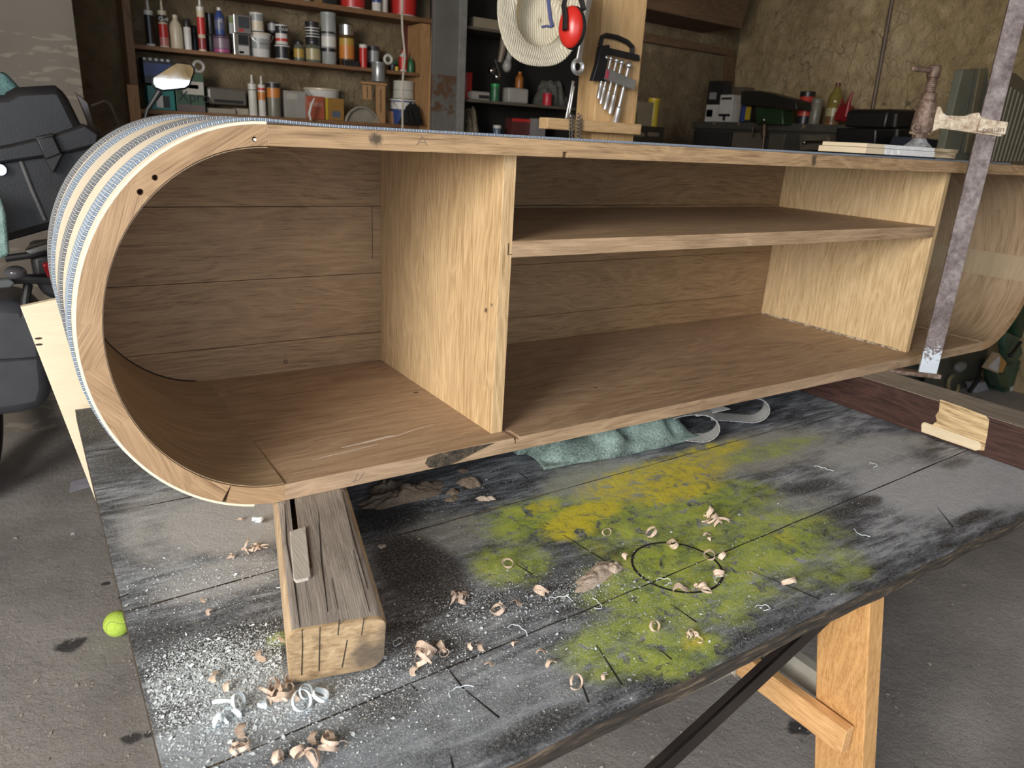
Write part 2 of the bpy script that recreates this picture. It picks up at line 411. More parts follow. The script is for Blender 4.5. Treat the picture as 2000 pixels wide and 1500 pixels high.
# back panel: wide boards with fine open joints
mb = MB(); zs = [0.0, .089, .216, .352, .5]
inner = lambda z: -math.sqrt(max(0, 1 - ((z - H / 2) / (RZO - TT)) ** 2)) * (RXO - TT - .004)
for i in range(4):
    z0, z1 = max(zs[i], TT) + .0006, min(zs[i + 1], H - TT) - .0006
    n = 14; L = [(inner(z0 + (z1 - z0) * k / n), z0 + (z1 - z0) * k / n) for k in range(n + 1)]
    R = [(XR - x, z) for x, z in L]
    for a, b, in ((0, 1),):
        poly = [(x, DB, z) for x, z in L] + [(x, DB, z) for x, z in reversed(R)]
    mb.prism(poly, (0, .012, 0))
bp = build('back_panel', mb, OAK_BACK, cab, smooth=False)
build('joint_backing', MB().prism([(x, DB + .0125, z) for x, z in arc_pts(PI * .5, PI * 1.5, -TT - .006)] + [(x, DB + .0125, z) for x, z in reversed([(2 * XR / 2 + (XR - XR) - (x - 0) if False else XR - x, z) for x, z in arc_pts(PI * .5, PI * 1.5, -TT - .006)])], (0, .003, 0)), DARKGAP, bp, label='dark gap behind the board joints', smooth=False)
build('inset_seam', MB().box((.3385, DB - .0006, .247), (.3393, DB + .001, .352)), DARKGAP, bp, smooth=False, label='thin dark upright joint line')
build('floor_seam', MB().box((-.001, .002, TT - .001), (.0004, DB, TT + .0002)), DARKGAP, bot, smooth=False, label='fine joint line where the bend meets the floor')
build('floor_seam', MB().box((XR - .001, .002, TT - .001), (XR + .0002, DB, TT + .0002)), plain((.5, .42, .33), .8), bot, smooth=False, label='pale joint line at the right bend')
REC = .031
dv = board('divider', (D1, REC, TT), (D1 + .0223, DB, H - TT), OAK_DIV, label='upright board left of the shelf')
dv2 = board('divider', (D2, REC, TT), (D2 + .018, DB, H - TT), OAK_DIV2, label='upright board at the right of the shelf')
build('edge_strip', MB().box((D2 - .0035, DB - .058, TT), (D2, DB, H - TT)), OAK_DIV2, dv2, smooth=False, bev=.001, label='narrow vertical strip in the back corner')
for ys_ in (on(1693, 400, 0, D2).y, on(1600, 420, 0, D2).y):
    build('stave_joint', MB().box((D2 - .0003, ys_, TT), (D2 + .001, ys_ + .0012, H - TT)), plain((.66, .52, .34), .6), dv2, smooth=False, label='pale glued joint between two staves')
glue = NT('glue_line'); gn = glue.noise(glue.obj(), 120, 4)
glue.out(glue.ramp(gn, [(.4, (.16, .12, .08)), (.6, (.55, .48, .36))]), .6, bump=gn, bd=.002)
build('glue_line', MB().box((D2 - .004, .05, TT), (D2 + .001, DB - .001, TT + .004)), glue.m, dv2, smooth=False, label='dried glue along the floor joint')
SH = on(1400, 457, 1, REC).z; ST = SH - on(1400, 484, 1, REC).z
sh = board('shelf', (D1 + .0215, REC, SH - ST), (D2 + .002, DB - .001, SH), wood((.20, .12, .065), (.52, .365, .225), 'X', band=6, off=(.5, 0, .2), name='oak_shelf', knots=((1.611, .0, .349, .006),)))
build('joint_line', MB().box((D1 + .0145, REC - .0006, SH - ST + .005), (D1 + .0155, REC + .004, SH - .003)).box((D1 + .0145, REC - .0006, SH - ST + .005), (D1 + .0225, REC + .004, SH - ST + .0058)), DARKGAP, sh, smooth=False, label='dark notch line at the left end of the shelf')
gapP = [Vector((x, DB - .0015, z)) for x, z in arc_pts(PI * 1.03, PI * 1.47, -TT - .0028)]
build('rim_gap', MB().tube(gapP, [.0002] + [.0013] * (len(gapP) - 2) + [.0002], 6), DARKGAP, bp, label='thin dark gap along the rear of the bend')
# pencil marks and glue smears on the oak
PEN = plain((.13, .11, .10), .7)
def pencil(P, r=.0004, name='pencil_mark', parent=top, label='small pencil mark'):
    build(name, MB().tube(P, r, 5), PEN, parent, smooth=True, label=label)
pencil([(.197, -.0002, .484), (.205, -.0002, .4955), (.2125, -.0002, .484)], parent=top, label='pencilled letter A on the top edge')
pencil([(.199, -.0002, .4875), (.210, -.0002, .4875)], parent=top)
pencil([(.101, -.0002, .006), (.108, -.0002, .019)], parent=bot); pencil([(.098, -.0002, .008), (.109, -.0002, .0075), (.118, -.0002, .0195)], parent=bot)
SMEAR = plain((.66, .56, .46), .35)
def smear(P, wd, parent=bot):
    mb = MB()
    for i in range(len(P) - 1):
        a, b = Vector(P[i] + (TT + .0003,)), Vector(P[i + 1] + (TT + .0003,)); t = (b - a).normalized(); nn = Vector((-t.y, t.x, 0)) * wd[i]; n2 = Vector((-t.y, t.x, 0)) * wd[i + 1]
        mb.prism([a - nn, b - n2, b + n2, a + nn], (0, 0, .0003))
    build('glue_smear', mb, SMEAR, parent, smooth=False, label='thin pale glue smear on the cabinet floor')
smear([(.115, .085), (.15, .088), (.20, .094), (.215, .092), (.24, .10), (.29, .112)], [.0008, .0024, .003, .001, .001, .0003])
smear([(.06, .062), (.10, .066), (.14, .070), (.17, .073)], [.0003, .001, .0012, .0003])
KN = plain((.05, .032, .022), .9)
def knot(x, y, z, r, parent, M=None):
    mb = MB()
    for k in range(2): mb.tube([(x + (r - k * .4 * r) * math.cos(q), y + (r - k * .4 * r) * math.sin(q) * (.6), z) if M is None else (x + (r - k * .4 * r) * math.cos(q), y, z + (r - k * .4 * r) * math.sin(q)) for q in [i * PI / 6 for i in range(12)]], r * .12, 5, closed=True)
    build('knot', mb, KN, parent, label='small dark knot')
p = on(812, 767, 2, TT); knot(p.x, p.y, TT, .005, bot)
p = on(1163, 757, 2, TT); knot(p.x, p.y, TT, .004, bot)
p = on(558, 706, 1, DB); knot(p.x, DB - .0002, p.z, .004, bp, M=1)

# ------------------------------------------------------------------ webbing straps pulled round the cabinet
def webbing(name, c1, c2, edge, per=.0042):
    m = NT(name); uv = m.uv(); s = m.n('ShaderNodeSeparateXYZ', {0: uv})
    st = m.math('FRACT', m.math('DIVIDE', s.outputs[0], per))
    a = m.math('LESS_THAN', st, .5)
    yy = m.math('ABSOLUTE', m.math('SUBTRACT', s.outputs[1], .024))
    rim = m.math('GREATER_THAN', yy, .019)
    st2 = m.math('LESS_THAN', m.math('FRACT', m.math('DIVIDE', s.outputs[0], .0025)), .5)
    col = m.mix(a, c1, c2); col = m.mix(m.math('MULTIPLY', rim, st2), col, edge)
    mid = m.math('MULTIPLY', m.math('GREATER_THAN', yy, .0165), m.math('LESS_THAN', yy, .0185))
    col = m.mix(mid, col, c1)
    m.out(col, .6, bump=m.math('ADD', a, st2), bd=.0006)
    return m.m
WEB_BLUE = webbing('blue_webbing', (.50, .53, .57), (.20, .31, .44), (.10, .12, .16))
WEB_GREY = webbing('grey_webbing', (.42, .43, .43), (.16, .18, .21), (.06, .06, .07))
def strap(y0, wd, mat, label):
    pts = [(x, z) for x, z in arc_pts(PI * 1.42, PI * .5, SKIN_T)]
    n = 60; pts += [(XR * .97 * k / n, H + .0004 + max(0, SKIN_T - .0004 - k * .0012)) for k in range(1, n + 1)]
    P = [Vector((x, y0, z)) for x, z in pts]
    o = build('webbing_strap', MB().ribbon(P, (0, wd, 0), .0034), mat, None, smooth=True, ang=50)
    return tag(o, label, 'strap', 'webbing straps wrapped over the cabinet')
strap(.022, .048, WEB_BLUE, 'blue and white webbing strap nearest the front edge of the curved end')
strap(.168, .048, WEB_GREY, 'grey ribbed webbing strap, second from the front on the curved end')
strap(.345, .048, WEB_BLUE, 'pale webbing strap, third from the front on the curved end')
strap(.452, .048, WEB_GREY, 'webbing strap along the rear rim of the curved end')
# ------------------------------------------------------------------ workbench
TL, TR_, TF, TB, TH = -.2165, 1.56, -.478, .74, .024
tm = NT('dusty_painted_tabletop'); P = tm.pos()
xy = tm.mapp(P, scale=(1, 1, 0))
nA = tm.noise(tm.mapp(xy, scale=(.5, 1.3, 1)), 5, 5, .6, .4)
nS = tm.noise(tm.mapp(xy, rot=(0, 0, .25), scale=(1, 5, 1)), 14, 6, .7, .3)
nH = tm.noise(xy, 230, 5, .75); nF = tm.noise(xy, 700, 2, .6); nM = tm.noise(xy, 24, 6, .7, .5); nM2 = tm.noise(tm.mapp(xy, loc=(3, 1, 0)), 38, 6, .75, .8)
def mn(a, b): return tm.math('MULTIPLY', a, b, clamp=True)
col = tm.ramp(tm.math('ADD', tm.math('MULTIPLY', nA, .45), tm.math('MULTIPLY', nS, .55)), [(.42, (.020, .023, .029)), (.50, (.10, .113, .135)), (.61, (.36, .39, .43))])
DUST = [((470, 1010), (.13, .11), .85, (.46, .45, .44)), ((330, 1030), (.08, .14), .5, (.42, .41, .40)), ((430, 1130), (.09, .05), .6, (.46, .46, .46)),
        ((1480, 880), (.25, .09), .6, (.38, .38, .33)), ((1800, 950), (.16, .12), .75, (.46, .48, .52)), ((1700, 880), (.20, .06), .65, (.46, .48, .48)), ((1950, 940), (.20, .1), .7, (.46, .48, .52)),
        ((880, 1040), (.10, .07), .45, (.32, .32, .28)), ((1180, 940), (.15, .08), .6, (.36, .38, .31)), ((1540, 1000), (.14, .06), .45, (.36, .38, .33)),
        ((700, 1440), (.16, .08), .42, (.34, .39, .45)), ((1000, 1370), (.13, .06), .42, (.38, .42, .46)), ((450, 1400), (.12, .08), .6, (.42, .47, .52))]
BLK = [((820, 1110), (.06, .10), .9), ((760, 1380), (.05, .03), .6), ((1050, 1420), (.08, .02), .7), ((330, 1400), (.05, .03), .6), ((600, 1460), (.06, .02), .5), ((1900, 1010), (.07, .012), .9), ((1870, 905), (.06, .02), .6), ((760, 1000), (.06, .06), .6), ((1620, 1010), (.10, .022), .7), ((1480, 1035), (.05, .05), .0), ((1580, 950), (.07, .025), .6), ((1690, 980), (.05, .02), .8),
       ((860, 1270), (.06, .05), .6), ((520, 1230), (.12, .022), .8), ((300, 1240), (.05, .03), .6), ((1230, 1230), (.03, .02), .6), ((170, 830), (.06, .12), .8), ((250, 900), (.08, .08), .5), ((1380, 1050), (.03, .02), 0)]  # near-black soft patches on the planks
GRN = [((1050, 1010), (.10, .055), .8), ((1330, 1130), (.14, .10), .85), ((1000, 1100), (.06, .05), .7), ((1480, 1060), (.15, .09), .8), ((1220, 1260), (.085, .05), .75), ((1330, 1000), (.20, .08), .75), ((1600, 1100), (.09, .06), .5), ((1500, 880), (.16, .03), .6), ((545, 1248), (.012, .012), .9), ((1330, 1270), (.06, .04), .8), ((1180, 1010), (.10, .07), .7)]
YEL = [((1290, 930), (.17, .06), 1.0), ((1150, 1000), (.07, .03), .9), ((1110, 1030), (.05, .035), .9), ((1390, 880), (.12, .03), .8), ((1060, 990), (.04, .02), .7), ((1200, 1090), (.02, .05), .3), ((1330, 960), (.1, .03), .9), ((1355, 1255), (.02, .012), .7), ((1530, 1050), (.02, .02), .5)]
SPK = [((470, 1330), (.16, .12), 1.0), ((450, 1130), (.14, .1), .7), ((900, 1200), (.12, .09), .9), ((1130, 1170), (.12, .08), .7), ((700, 1330), (.18, .12), .8), ((1300, 1230), (.2, .1), .5), ((640, 1430), (.3, .08), .7), ((1000, 1330), (.22, .08), .6), ((1550, 1050), (.2, .1), .3), ((1800, 930), (.25, .12), .3), ((400, 1050), (.16, .2), .35)]
KERF = [((1100, 1045), (1200, 1107)), ((1005, 1100), (1040, 1122)), ((870, 1300), (905, 1345)), ((905, 1345), (975, 1402)), ((1165, 1260), (1215, 1338)), ((1290, 1270), (1312, 1288)), ((1480, 1120), (1600, 1170)),
        ((1310, 1180), (1360, 1215)), ((1130, 1320), (1150, 1372)), ((230, 1168), (250, 1161)), ((1830, 990), (1862, 1030)), ((435, 1265), (470, 1312)), ((1010, 920), (1030, 935)), ((800, 1335), (815, 1350)), ((880, 1475), (885, 1500)), ((1400, 800), (1800, 900))]
def stain_masks(x, y):
    def f(lst, gr=1.0):
        best = 0.0
        for e_ in lst:
            c, r, k = T(*e_[0]), e_[1], e_[2]
            if not k: continue
            d = math.hypot((x - c[0]) / (r[0] * gr), (y - c[1]) / (r[1] * gr)); t = min(1, max(0, (1.45 - d) / .95)); best = max(best, k * t * t * (3 - 2 * t))
        return best
    dc = [.4, .4, .4]; tot = 1e-3; acc = [0, 0, 0]
    for e_ in DUST:
        c, r, k = T(*e_[0]), e_[1], e_[2]; d = math.hypot((x - c[0]) / r[0], (y - c[1]) / r[1]); w_ = k * max(0, 1.5 - d) ** 2; tot += w_
        for q in range(3): acc[q] += w_ * e_[3][q]
    return (f(DUST), f(BLK), f(GRN, 1.12), f(YEL, 1.05)), (acc[0] / tot, acc[1] / tot, acc[2] / tot, f(SPK))
A1 = tm.n('ShaderNodeAttribute', attribute_name='stains'); A2 = tm.n('ShaderNodeAttribute', attribute_name='dust')
s1 = tm.n('ShaderNodeSeparateColor', {0: A1.outputs['Color']})
def noisy(m_, nz, amt, lo, hi, k): return mn(tm.n('ShaderNodeMapRange', {'Value': tm.math('ADD', m_, tm.math('MULTIPLY', tm.math('SUBTRACT', nz, .5), amt)), 'From Min': lo, 'From Max': hi}, interpolation_type='SMOOTHSTEP').outputs[0], k)
col = tm.mix(mn(noisy(s1.outputs[0], nM, .7, .10, .75, .88), 1.0), col, A2.outputs['Color'])
col = tm.mix(noisy(s1.outputs[1], nS, .9, .22, .75, .88), col, (.013, .014, .017))
wear = tm.ramp(nM2, [(.38, 0.0), (.47, 1.0)])
gcol = tm.ramp(nM, [(.3, (.13, .21, .03)), (.5, (.33, .42, .035)), (.7, (.50, .57, .06))])
col = tm.mix(mn(noisy(s1.outputs[2], nM, 1.0, .08, .92, .92), wear), col, gcol)
ycol = tm.ramp(nM2, [(.35, (.42, .37, .03)), (.6, (.70, .60, .02))])
col = tm.mix(mn(noisy(A1.outputs['Alpha'], nM2, .9, .12, .95, .9), wear), col, ycol)
col = tm.mix(mn(tm.ramp(nH, [(.5, 0.0), (.70, .7)]), tm.ramp(nA, [(.35, .40), (.6, .9)])), col, (.58, .60, .60))
spk = tm.ramp(nF, [(.58, 0.0), (.64, 1.0)])
col = tm.mix(mn(A2.outputs['Alpha'], spk), col, (.82, .88, .90))
tm.out(col, tm.math('ADD', .42, tm.math('MULTIPLY', nM, .35)), bump=tm.math('ADD', tm.math('MULTIPLY', nH, .5), nM2), bd=.0018, spec=.55)
edge = NT('table_edge'); ev = edge.obj(); en = edge.noise(edge.mapp(ev, scale=(.3, 1, 2.5)), 60, 5, .7)
edge.out(edge.ramp(en, [(.35, (.012, .011, .010)), (.55, (.06, .045, .03)), (.72, (.26, .19, .12))]), .85, bump=en, bd=.004)
table = thing('workbench', 'old plank workbench with black dusty top stained by yellow and green paint', 'workbench', (.65, .1, FZ))
# planks: long edges follow the real, slightly oblique joints
def sy(i, x):
    a = {0: (TF, TF), 1: (-.337, -.262), 2: (-.0385, .012), 3: (.24, .24), 4: (.50, .50), 5: (TB, TB)}[i]
    return a[0] + (a[1] - a[0]) * (x - TL) / (TR_ - TL)
mb = MB(); rnd = random.Random(3)
for i in range(5):
    n = 40; g_ = .0013; lo, hi = [], []
    for k in range(n + 1):
        x = TL + (TR_ - TL) * k / n
        j0 = (rnd.random() - .5) * .0016; j1 = (rnd.random() - .5) * .0014
        if i == 0: j0 += (rnd.random() - .5) * .003
        lo.append((x, sy(i, x) + (g_ if i else 0) + j0, TZ - TH)); hi.append((x, sy(i + 1, x) - (g_ if i < 4 else 0) + j1, TZ - TH))
    ny = max(4, int((hi[0][1] - lo[0][1]) / .009)); nn_ = 190; base = len(mb.v); top_ = []
    def edge_at(E, t): k = min(n - 1, int(t * n)); u = t * n - k; return tuple(E[k][q] * (1 - u) + E[k + 1][q] * u for q in range(3))
    for kx in range(nn_ + 1):
        l_, h_ = edge_at(lo, kx / nn_), edge_at(hi, kx / nn_)
        for ky in range(ny + 1): top_.append((l_[0], l_[1] + (h_[1] - l_[1]) * ky / ny, TZ))
    mb.add(top_, [(kx * (ny + 1) + ky, (kx + 1) * (ny + 1) + ky, (kx + 1) * (ny + 1) + ky + 1, kx * (ny + 1) + ky + 1) for kx in range(nn_) for ky in range(ny)], 0)
    rim = [kx * (ny + 1) for kx in range(nn_ + 1)] + [nn_ * (ny + 1) + ky for ky in range(1, ny + 1)] + [kx * (ny + 1) + ny for kx in range(nn_ - 1, -1, -1)] + [ky for ky in range(ny - 1, 0, -1)]
    b2 = len(mb.v); rp = [mb.v[base + r] for r in rim]; N = len(rim)
    mb.add([Vector((p.x, p.y + (.0008 if i == 0 and p.y < TF + .01 else 0), TZ - TH)) for p in rp], [])
    for q in range(N): mb.f.append([base + rim[q], base + rim[(q + 1) % N], b2 + (q + 1) % N, b2 + q]); mb.mi.append(1)
    mb.f.append([b2 + q for q in range(N)]); mb.mi.append(1)
tt = build('tabletop', mb, [tm.m, edge.m], table, smooth=False)
ca1 = tt.data.color_attributes.new('stains', 'FLOAT_COLOR', 'POINT'); ca2 = tt.data.color_attributes.new('dust', 'FLOAT_COLOR', 'POINT')
for i_, v_ in enumerate(mb.v):
    m1_, m2_ = stain_masks(v_.x, v_.y) if v_.z > TZ - .001 else ((0, 0, 0, 0), (0, 0, 0, 0)); ca1.data[i_].color = m1_; ca2.data[i_].color = m2_
for (ka, kb) in KERF[:-1]:
    (ax_, ay_), (bx_, by_) = T(*ka), T(*kb); L_k = math.hypot(bx_ - ax_, by_ - ay_); ux, uy = (bx_ - ax_) / L_k, (by_ - ay_) / L_k; wk = .0013
    build('saw_kerf', MB().prism([(ax_ - uy * wk * .3, ay_ + ux * wk * .3, TZ - .001), (ax_ + uy * wk * .3, ay_ - ux * wk * .3, TZ - .001), (bx_ + uy * wk, by_ - ux * wk, TZ - .001), (bx_ - uy * wk, by_ + ux * wk, TZ - .001)], (0, 0, .0013)), DARKGAP, table, smooth=False, label='dark saw cut in the planks')
cc = T(1322, 1106)
build('cut_ring', MB().lathe([(.0635, TZ - .001), (.0640, TZ + .0004), (.0676, TZ + .0004), (.068, TZ - .001)], (cc[0], cc[1], 0), 64, caps=False), DARKGAP, table, smooth=False, label='dark circle cut into the planks')
build('joint_filler', MB().box((TL + .002, TF + .01, TZ - TH - .004), (TR_ - .002, TB - .01, TZ - TH + .001)), DARKGAP, table, smooth=False, label='dark underlayer seen through the plank joints')
PINE = wood((.40, .19, .06), (.72, .42, .17), 'Z', band=12, contrast=1.0, name='pine')
PINE_Y = wood((.46, .23, .08), (.82, .50, .23), 'Y', band=12, contrast=1.0, name='pine')
# trestle under the right half of the bench
tre = thing('trestle', 'orange pine trestle standing under the right half of the workbench', 'trestle', (.85, -.2, FZ))
def slant(x_top, x_bot, y_top, y_bot, w, d, mat, name, z0=FZ, z1=TZ - TH - .004):
    a = [(x_bot, y_bot, z0), (x_bot + w, y_bot, z0), (x_bot + w, y_bot + d, z0), (x_bot, y_bot + d, z0)]
    b = [(x_top, y_top, z1), (x_top + w, y_top, z1), (x_top + w, y_top + d, z1), (x_top, y_top + d, z1)]
    mb = MB().add(a + b, [(0, 3, 2, 1), (4, 5, 6, 7), (0, 1, 5, 4), (1, 2, 6, 5), (2, 3, 7, 6), (3, 0, 4, 7)])
    return build(name, mb, mat, tre, bev=.002, smooth=False)
slant(.757, .868, -.442, -.50, .040, .093, PINE, 'leg')
slant(.757, .868, .10, .16, .040, .093, PINE, 'leg')
zb0, zb1 = -.452, -.402
brx = .775
build('cross_brace', MB().box((brx, -.452, zb0), (brx + .022, .26, zb1)), PINE_Y, tre, bev=.0015, smooth=False)
build('rear_brace', MB().box((brx + .075, -.40, zb0 + .008), (brx + .10, .26, zb1 + .006)), plain((.42, .41, .36), .7), tre, bev=.0015, smooth=False, label='grey painted brace behind the pine one')
build('mounting_rail', MB().box((.74, -.44, TZ - TH - .044), (.80, .22, TZ - TH - .004)), PINE_Y, tre, bev=.002, smooth=False)
# second trestle under the left half is out of view but carries the bench
# dark steel strut
sp0, sp1 = on(1655, 1172, 1, -.43), on(1270, 1530, 1, -.43)
d_ = (sp1 - sp0).normalized(); w_ = Vector((-d_.z, 0, d_.x)) * .014
so_ = build('steel_strut', MB().prism([sp0 - w_, sp0 + w_, sp1 + d_ * .3 + w_, sp1 + d_ * .3 - w_], (0, .004, 0)).prism([sp0 - w_, sp1 + d_ * .3 - w_, sp1 + d_ * .3 - w_ + Vector((0, .014, 0)), sp0 - w_ + Vector((0, .014, 0))], (w_ * .2)), plain((.055, .045, .04), .45, .6), None, bev=.0008, smooth=False)
tag(so_, 'dark flat steel strut slanting down from the front edge of the bench', 'strut')
# cream strap knotted round the brace
q = on(1436, 1275, 0, brx)
CRM = webbing('cream_webbing', (.70, .64, .54), (.55, .49, .40), (.30, .26, .2), .004)
o = build('cream_strap', MB().ribbon([(brx - .002, q.y - .011, zb0 - .002), (brx - .002, q.y - .011, zb1 + .002), (brx + .103, q.y - .011, zb1 + .009), (brx + .103, q.y - .011, zb0 - .002), (brx - .002, q.y - .011, zb0 - .003)], (0, .022, 0), .002)
          .tube([Vector((brx, q.y, zb0 - .004)), (Vector((brx, q.y, zb0 - .004)) + on(1060, 1486, 2, FZ + .006)) / 2, on(1060, 1486, 2, FZ + .006), on(900, 1570, 2, FZ + .006)], .0028, 8), CRM, None)
tag(o, 'cream strap looped round the trestle brace, its end trailing down to the floor', 'strap')

# ------------------------------------------------------------------ timber bearers on the bench
def endgrain():
    m = NT('weathered_end_grain'); v = m.obj()
    n1 = m.noise(v, 9, 4, .6); n2 = m.noise(m.mapp(v, scale=(.25, 1, 1)), 260, 4, .6); n3 = m.noise(v, 45, 6, .7)
    c = m.ramp(m.math('ADD', m.math('MULTIPLY', n2, .5), m.math('MULTIPLY', n3, .5)), [(.35, (.20, .13, .07)), (.52, (.40, .28, .155)), (.68, (.55, .40, .24))])
    c = m.mix(m.ramp(n1, [(.46, 0.0), (.60, .8)]), c, (.085, .07, .055)); m.out(c, .8, bump=n3, bd=.002); return m.m
W_GREY = wood((.15, .125, .105), (.40, .355, .31), 'Y', rz=.24, band=9, contrast=.9, rough=.8, bump=.0015, name='weathered_beam')
W_SIDE = wood((.28, .18, .10), (.60, .46, .30), 'Y', rz=.24, band=8, contrast=1.1, rough=.75, name='beam_side')
bl = thing('timber_bearer', 'weathered squared timber with rounded end face under the left of the cabinet', 'timber', (0, -.1, TZ))
# axis direction of the beam in plan
a0, a1 = Vector((-.084, -.283, 0)), Vector((-.013, .010, 0)); dv_ = (a1 - a0).normalized(); sv = Vector((dv_.y, -dv_.x, 0)); WB = .1055
L0 = 0.0; L1 = .62; hh = -TZ
poly = []
def rr(u0, u1, z0, z1, r, n=5):
    out = []
    for cx, cz, a in ((u1 - r[0], z1 - r[0], 0), (u0 + r[1], z1 - r[1], 90), (u0 + r[2], z0 + r[2], 180), (u1 - r[3], z0 + r[3], 270)):
        rad = r[(0 if a == 0 else 1 if a == 90 else 2 if a == 180 else 3)]
        for k in range(n + 1):
            q = math.radians(a + 90 * k / n); out.append((cx + rad * math.cos(q), cz + rad * math.sin(q)))
    return out
prof = rr(0, WB, TZ + .0005, -.0005, (.014, .012, .006, .022))
np_ = len(prof); rings_ = []
rb = random.Random(5)
for (L, sh_) in ((0.0, 1.0), (.004, 0), (.16, 0), (.20, .0), (.62, 0)):
    for (u, z) in prof:
        back = (z - 0) / TZ * .020 if L < .01 else 0
        c_ = a0 + dv_ * (L + back) + sv * u; zz = z
        if L == 0.0: c_ += sv * ((WB / 2 - u) * .03); zz = z + (TZ / 2 - z) * .03
        if L >= .2 and u < .02 and z > -.012: pass
        rings_.append(Vector((c_.x, c_.y, zz)))
mb = MB(); nr = 5; fs = []; mi_top = []
mb.add(rings_, [])
for i in range(nr - 1):
    for k in range(np_):
        k2 = (k + 1) % np_; mb.f.append([i * np_ + k, i * np_ + k2, (i + 1) * np_ + k2, (i + 1) * np_ + k])
        zz = (prof[k][1] + prof[k2][1]) / 2; uu = (prof[k][0] + prof[k2][0]) / 2
        mb.mi.append(1 if zz > -.004 and i else (2 if i else 0))
mb.f.append(list(reversed(range(np_)))); mb.mi.append(0); mb.f.append(list(range((nr - 1) * np_, nr * np_))); mb.mi.append(0)
bm_body = build('beam', mb, [endgrain(), W_GREY, W_SIDE], bl, smooth=True, ang=40)
def on_beam(px, z=0.0):
    p = on(px[0], px[1], 2, z); return p
s0, s1 = on(574, 972, 2, 0), on(578, 1038, 2, 0)
cA = (s0 + dv_ * .25); cB = s1
M = Matrix.Translation((0, 0, 0))
dirv = (cA - cB).normalized(); ang_ = math.atan2(dirv.y, dirv.x) 
cut(bm_body, [('box', (0, -.0035, -.03), (.4, .0035, .01), Matrix.Translation((cB.x, cB.y, 0)) @ Matrix.Rotation(ang_, 4, 'Z'))])
TEN = wood((.36, .33, .29), (.60, .56, .50), 'Y', contrast=.7, rough=.8, name='grey_peg')
pp = [on(*q, 2, .001) for q in ((566, 1040), (597, 1030), (607, 1126), (603, 1131), (578, 1137), (573, 1132))]
build('dowel_plug', MB().prism([(p.x, p.y, -.002) for p in pp], (0, 0, .005)), TEN, bl, bev=.001, smooth=False, label='grey inset tenon on the top face')
pp = [on(*q, 2, .001) for q in ((594, 1028), (598, 1030), (609, 1105), (606, 1110))]
build('mortise_gap', MB().prism([(p.x, p.y, -.001) for p in pp], (0, 0, .0018)), plain((.10, .05, .025), .9), bl, smooth=False, label='dark brown gap beside the tenon')
CRK = plain((.03, .022, .016), .95)
def crack(pts, r, parent, label='dark drying crack'): build('crack', MB().tube(pts, r, 5), CRK, parent, label=label)
for px in ([(556, 985), (560, 1060), (575, 1140), (586, 1225)], [(622, 1000), (628, 1100), (640, 1195)], [(668, 960), (690, 1050), (718, 1150)], [(648, 1130), (660, 1190)], [(690, 1075), (722, 1195)]):
    crack([on(a, b, 2, -.0004) for a, b in px], [.0003] + [.0009] * (len(px) - 2) + [.0004], bl)
# end face cracks lie on the sloping end
def on_end(u, v):
    d = ray(u, v); nrm = dv_.cross(Vector((0, 0, 1))); 
    # plane through a0 with in-plane sv and tilt
    t2 = Vector((dv_.x * -.020 / TZ * -1, 0, 0)); tilt = (dv_ * .020 + Vector((0, 0, TZ))); nn = sv.cross(tilt).normalized()
    k = (a0 - CAM_LOC).dot(nn) / d.dot(nn); return CAM_LOC + d * k
for px in ([(590, 1230), (591, 1260), (589, 1318)], [(625, 1225), (623, 1310)], [(663, 1210), (660, 1240)], [(678, 1250), (668, 1303)], [(711, 1207), (706, 1240)]):
    crack([on_end(a, b) for a, b in px], .0007, bl)

DKV = wood((.022, .012, .010), (.085, .042, .034), 'Y', band=10, contrast=1.2, rough=.4, name='dark_varnish')
RAW = wood((.20, .11, .045), (.72, .54, .30), 'Y', band=6, contrast=1.3, rough=.7, name='bare_wood', off=(.3, 0, .1))
br = thing('varnished_rail', 'old dark-varnished rail with a scraped pale patch under the right of the cabinet', 'timber', (1.43, -.15, TZ))
bx0, bx1 = 1.378, 1.492
y0b, y1b = -.385, .5
body = build('rail', MB().box((bx0, y0b, TZ), (bx1, y1b, -.0005)), DKV, br, bev=.003, smooth=False)
topw = wood((.14, .115, .095), (.36, .31, .25), 'Y', band=8, contrast=1.1, rough=.8, name='rail_top')
build('worn_top', MB().box((bx0 + .003, y0b + .01, -.001), (bx1 - .004, y1b, .0004)), topw, br, smooth=False, label='bare grey top face')
def on_rail(u, v): p = on(u, v, 0, bx0 - .0004); return (p.x, p.y, p.z)
raw = [(1836, 780), (1880, 795), (1925, 812), (1932, 820), (1928, 850), (1922, 880), (1900, 878), (1870, 868), (1840, 858), (1800, 842), (1799, 829), (1818, 832), (1830, 822), (1827, 812), (1834, 802)]
build('scraped_patch', MB().prism([on_rail(*q) for q in raw], (.0006, 0, 0)), RAW, br, smooth=False, label='scraped patch of bare yellow wood')
slat = [(1801, 827), (1806, 824), (1912, 862), (1917, 868), (1914, 878), (1906, 880), (1800, 843)]
build('inlaid_slat', MB().prism([(bx0 - .003,) + on_rail(*q)[1:] for q in slat], (.003, 0, 0)), wood((.60, .48, .30), (.80, .68, .48), 'Y', contrast=.7, name='pale_slat'), br, bev=.001, smooth=False, label='pale rounded slat let into the rail')
build('end_block', MB().box((bx0 - .002, y0b - .012, TZ), (bx1, y0b, -.004)), W_SIDE, br, bev=.002, smooth=False)

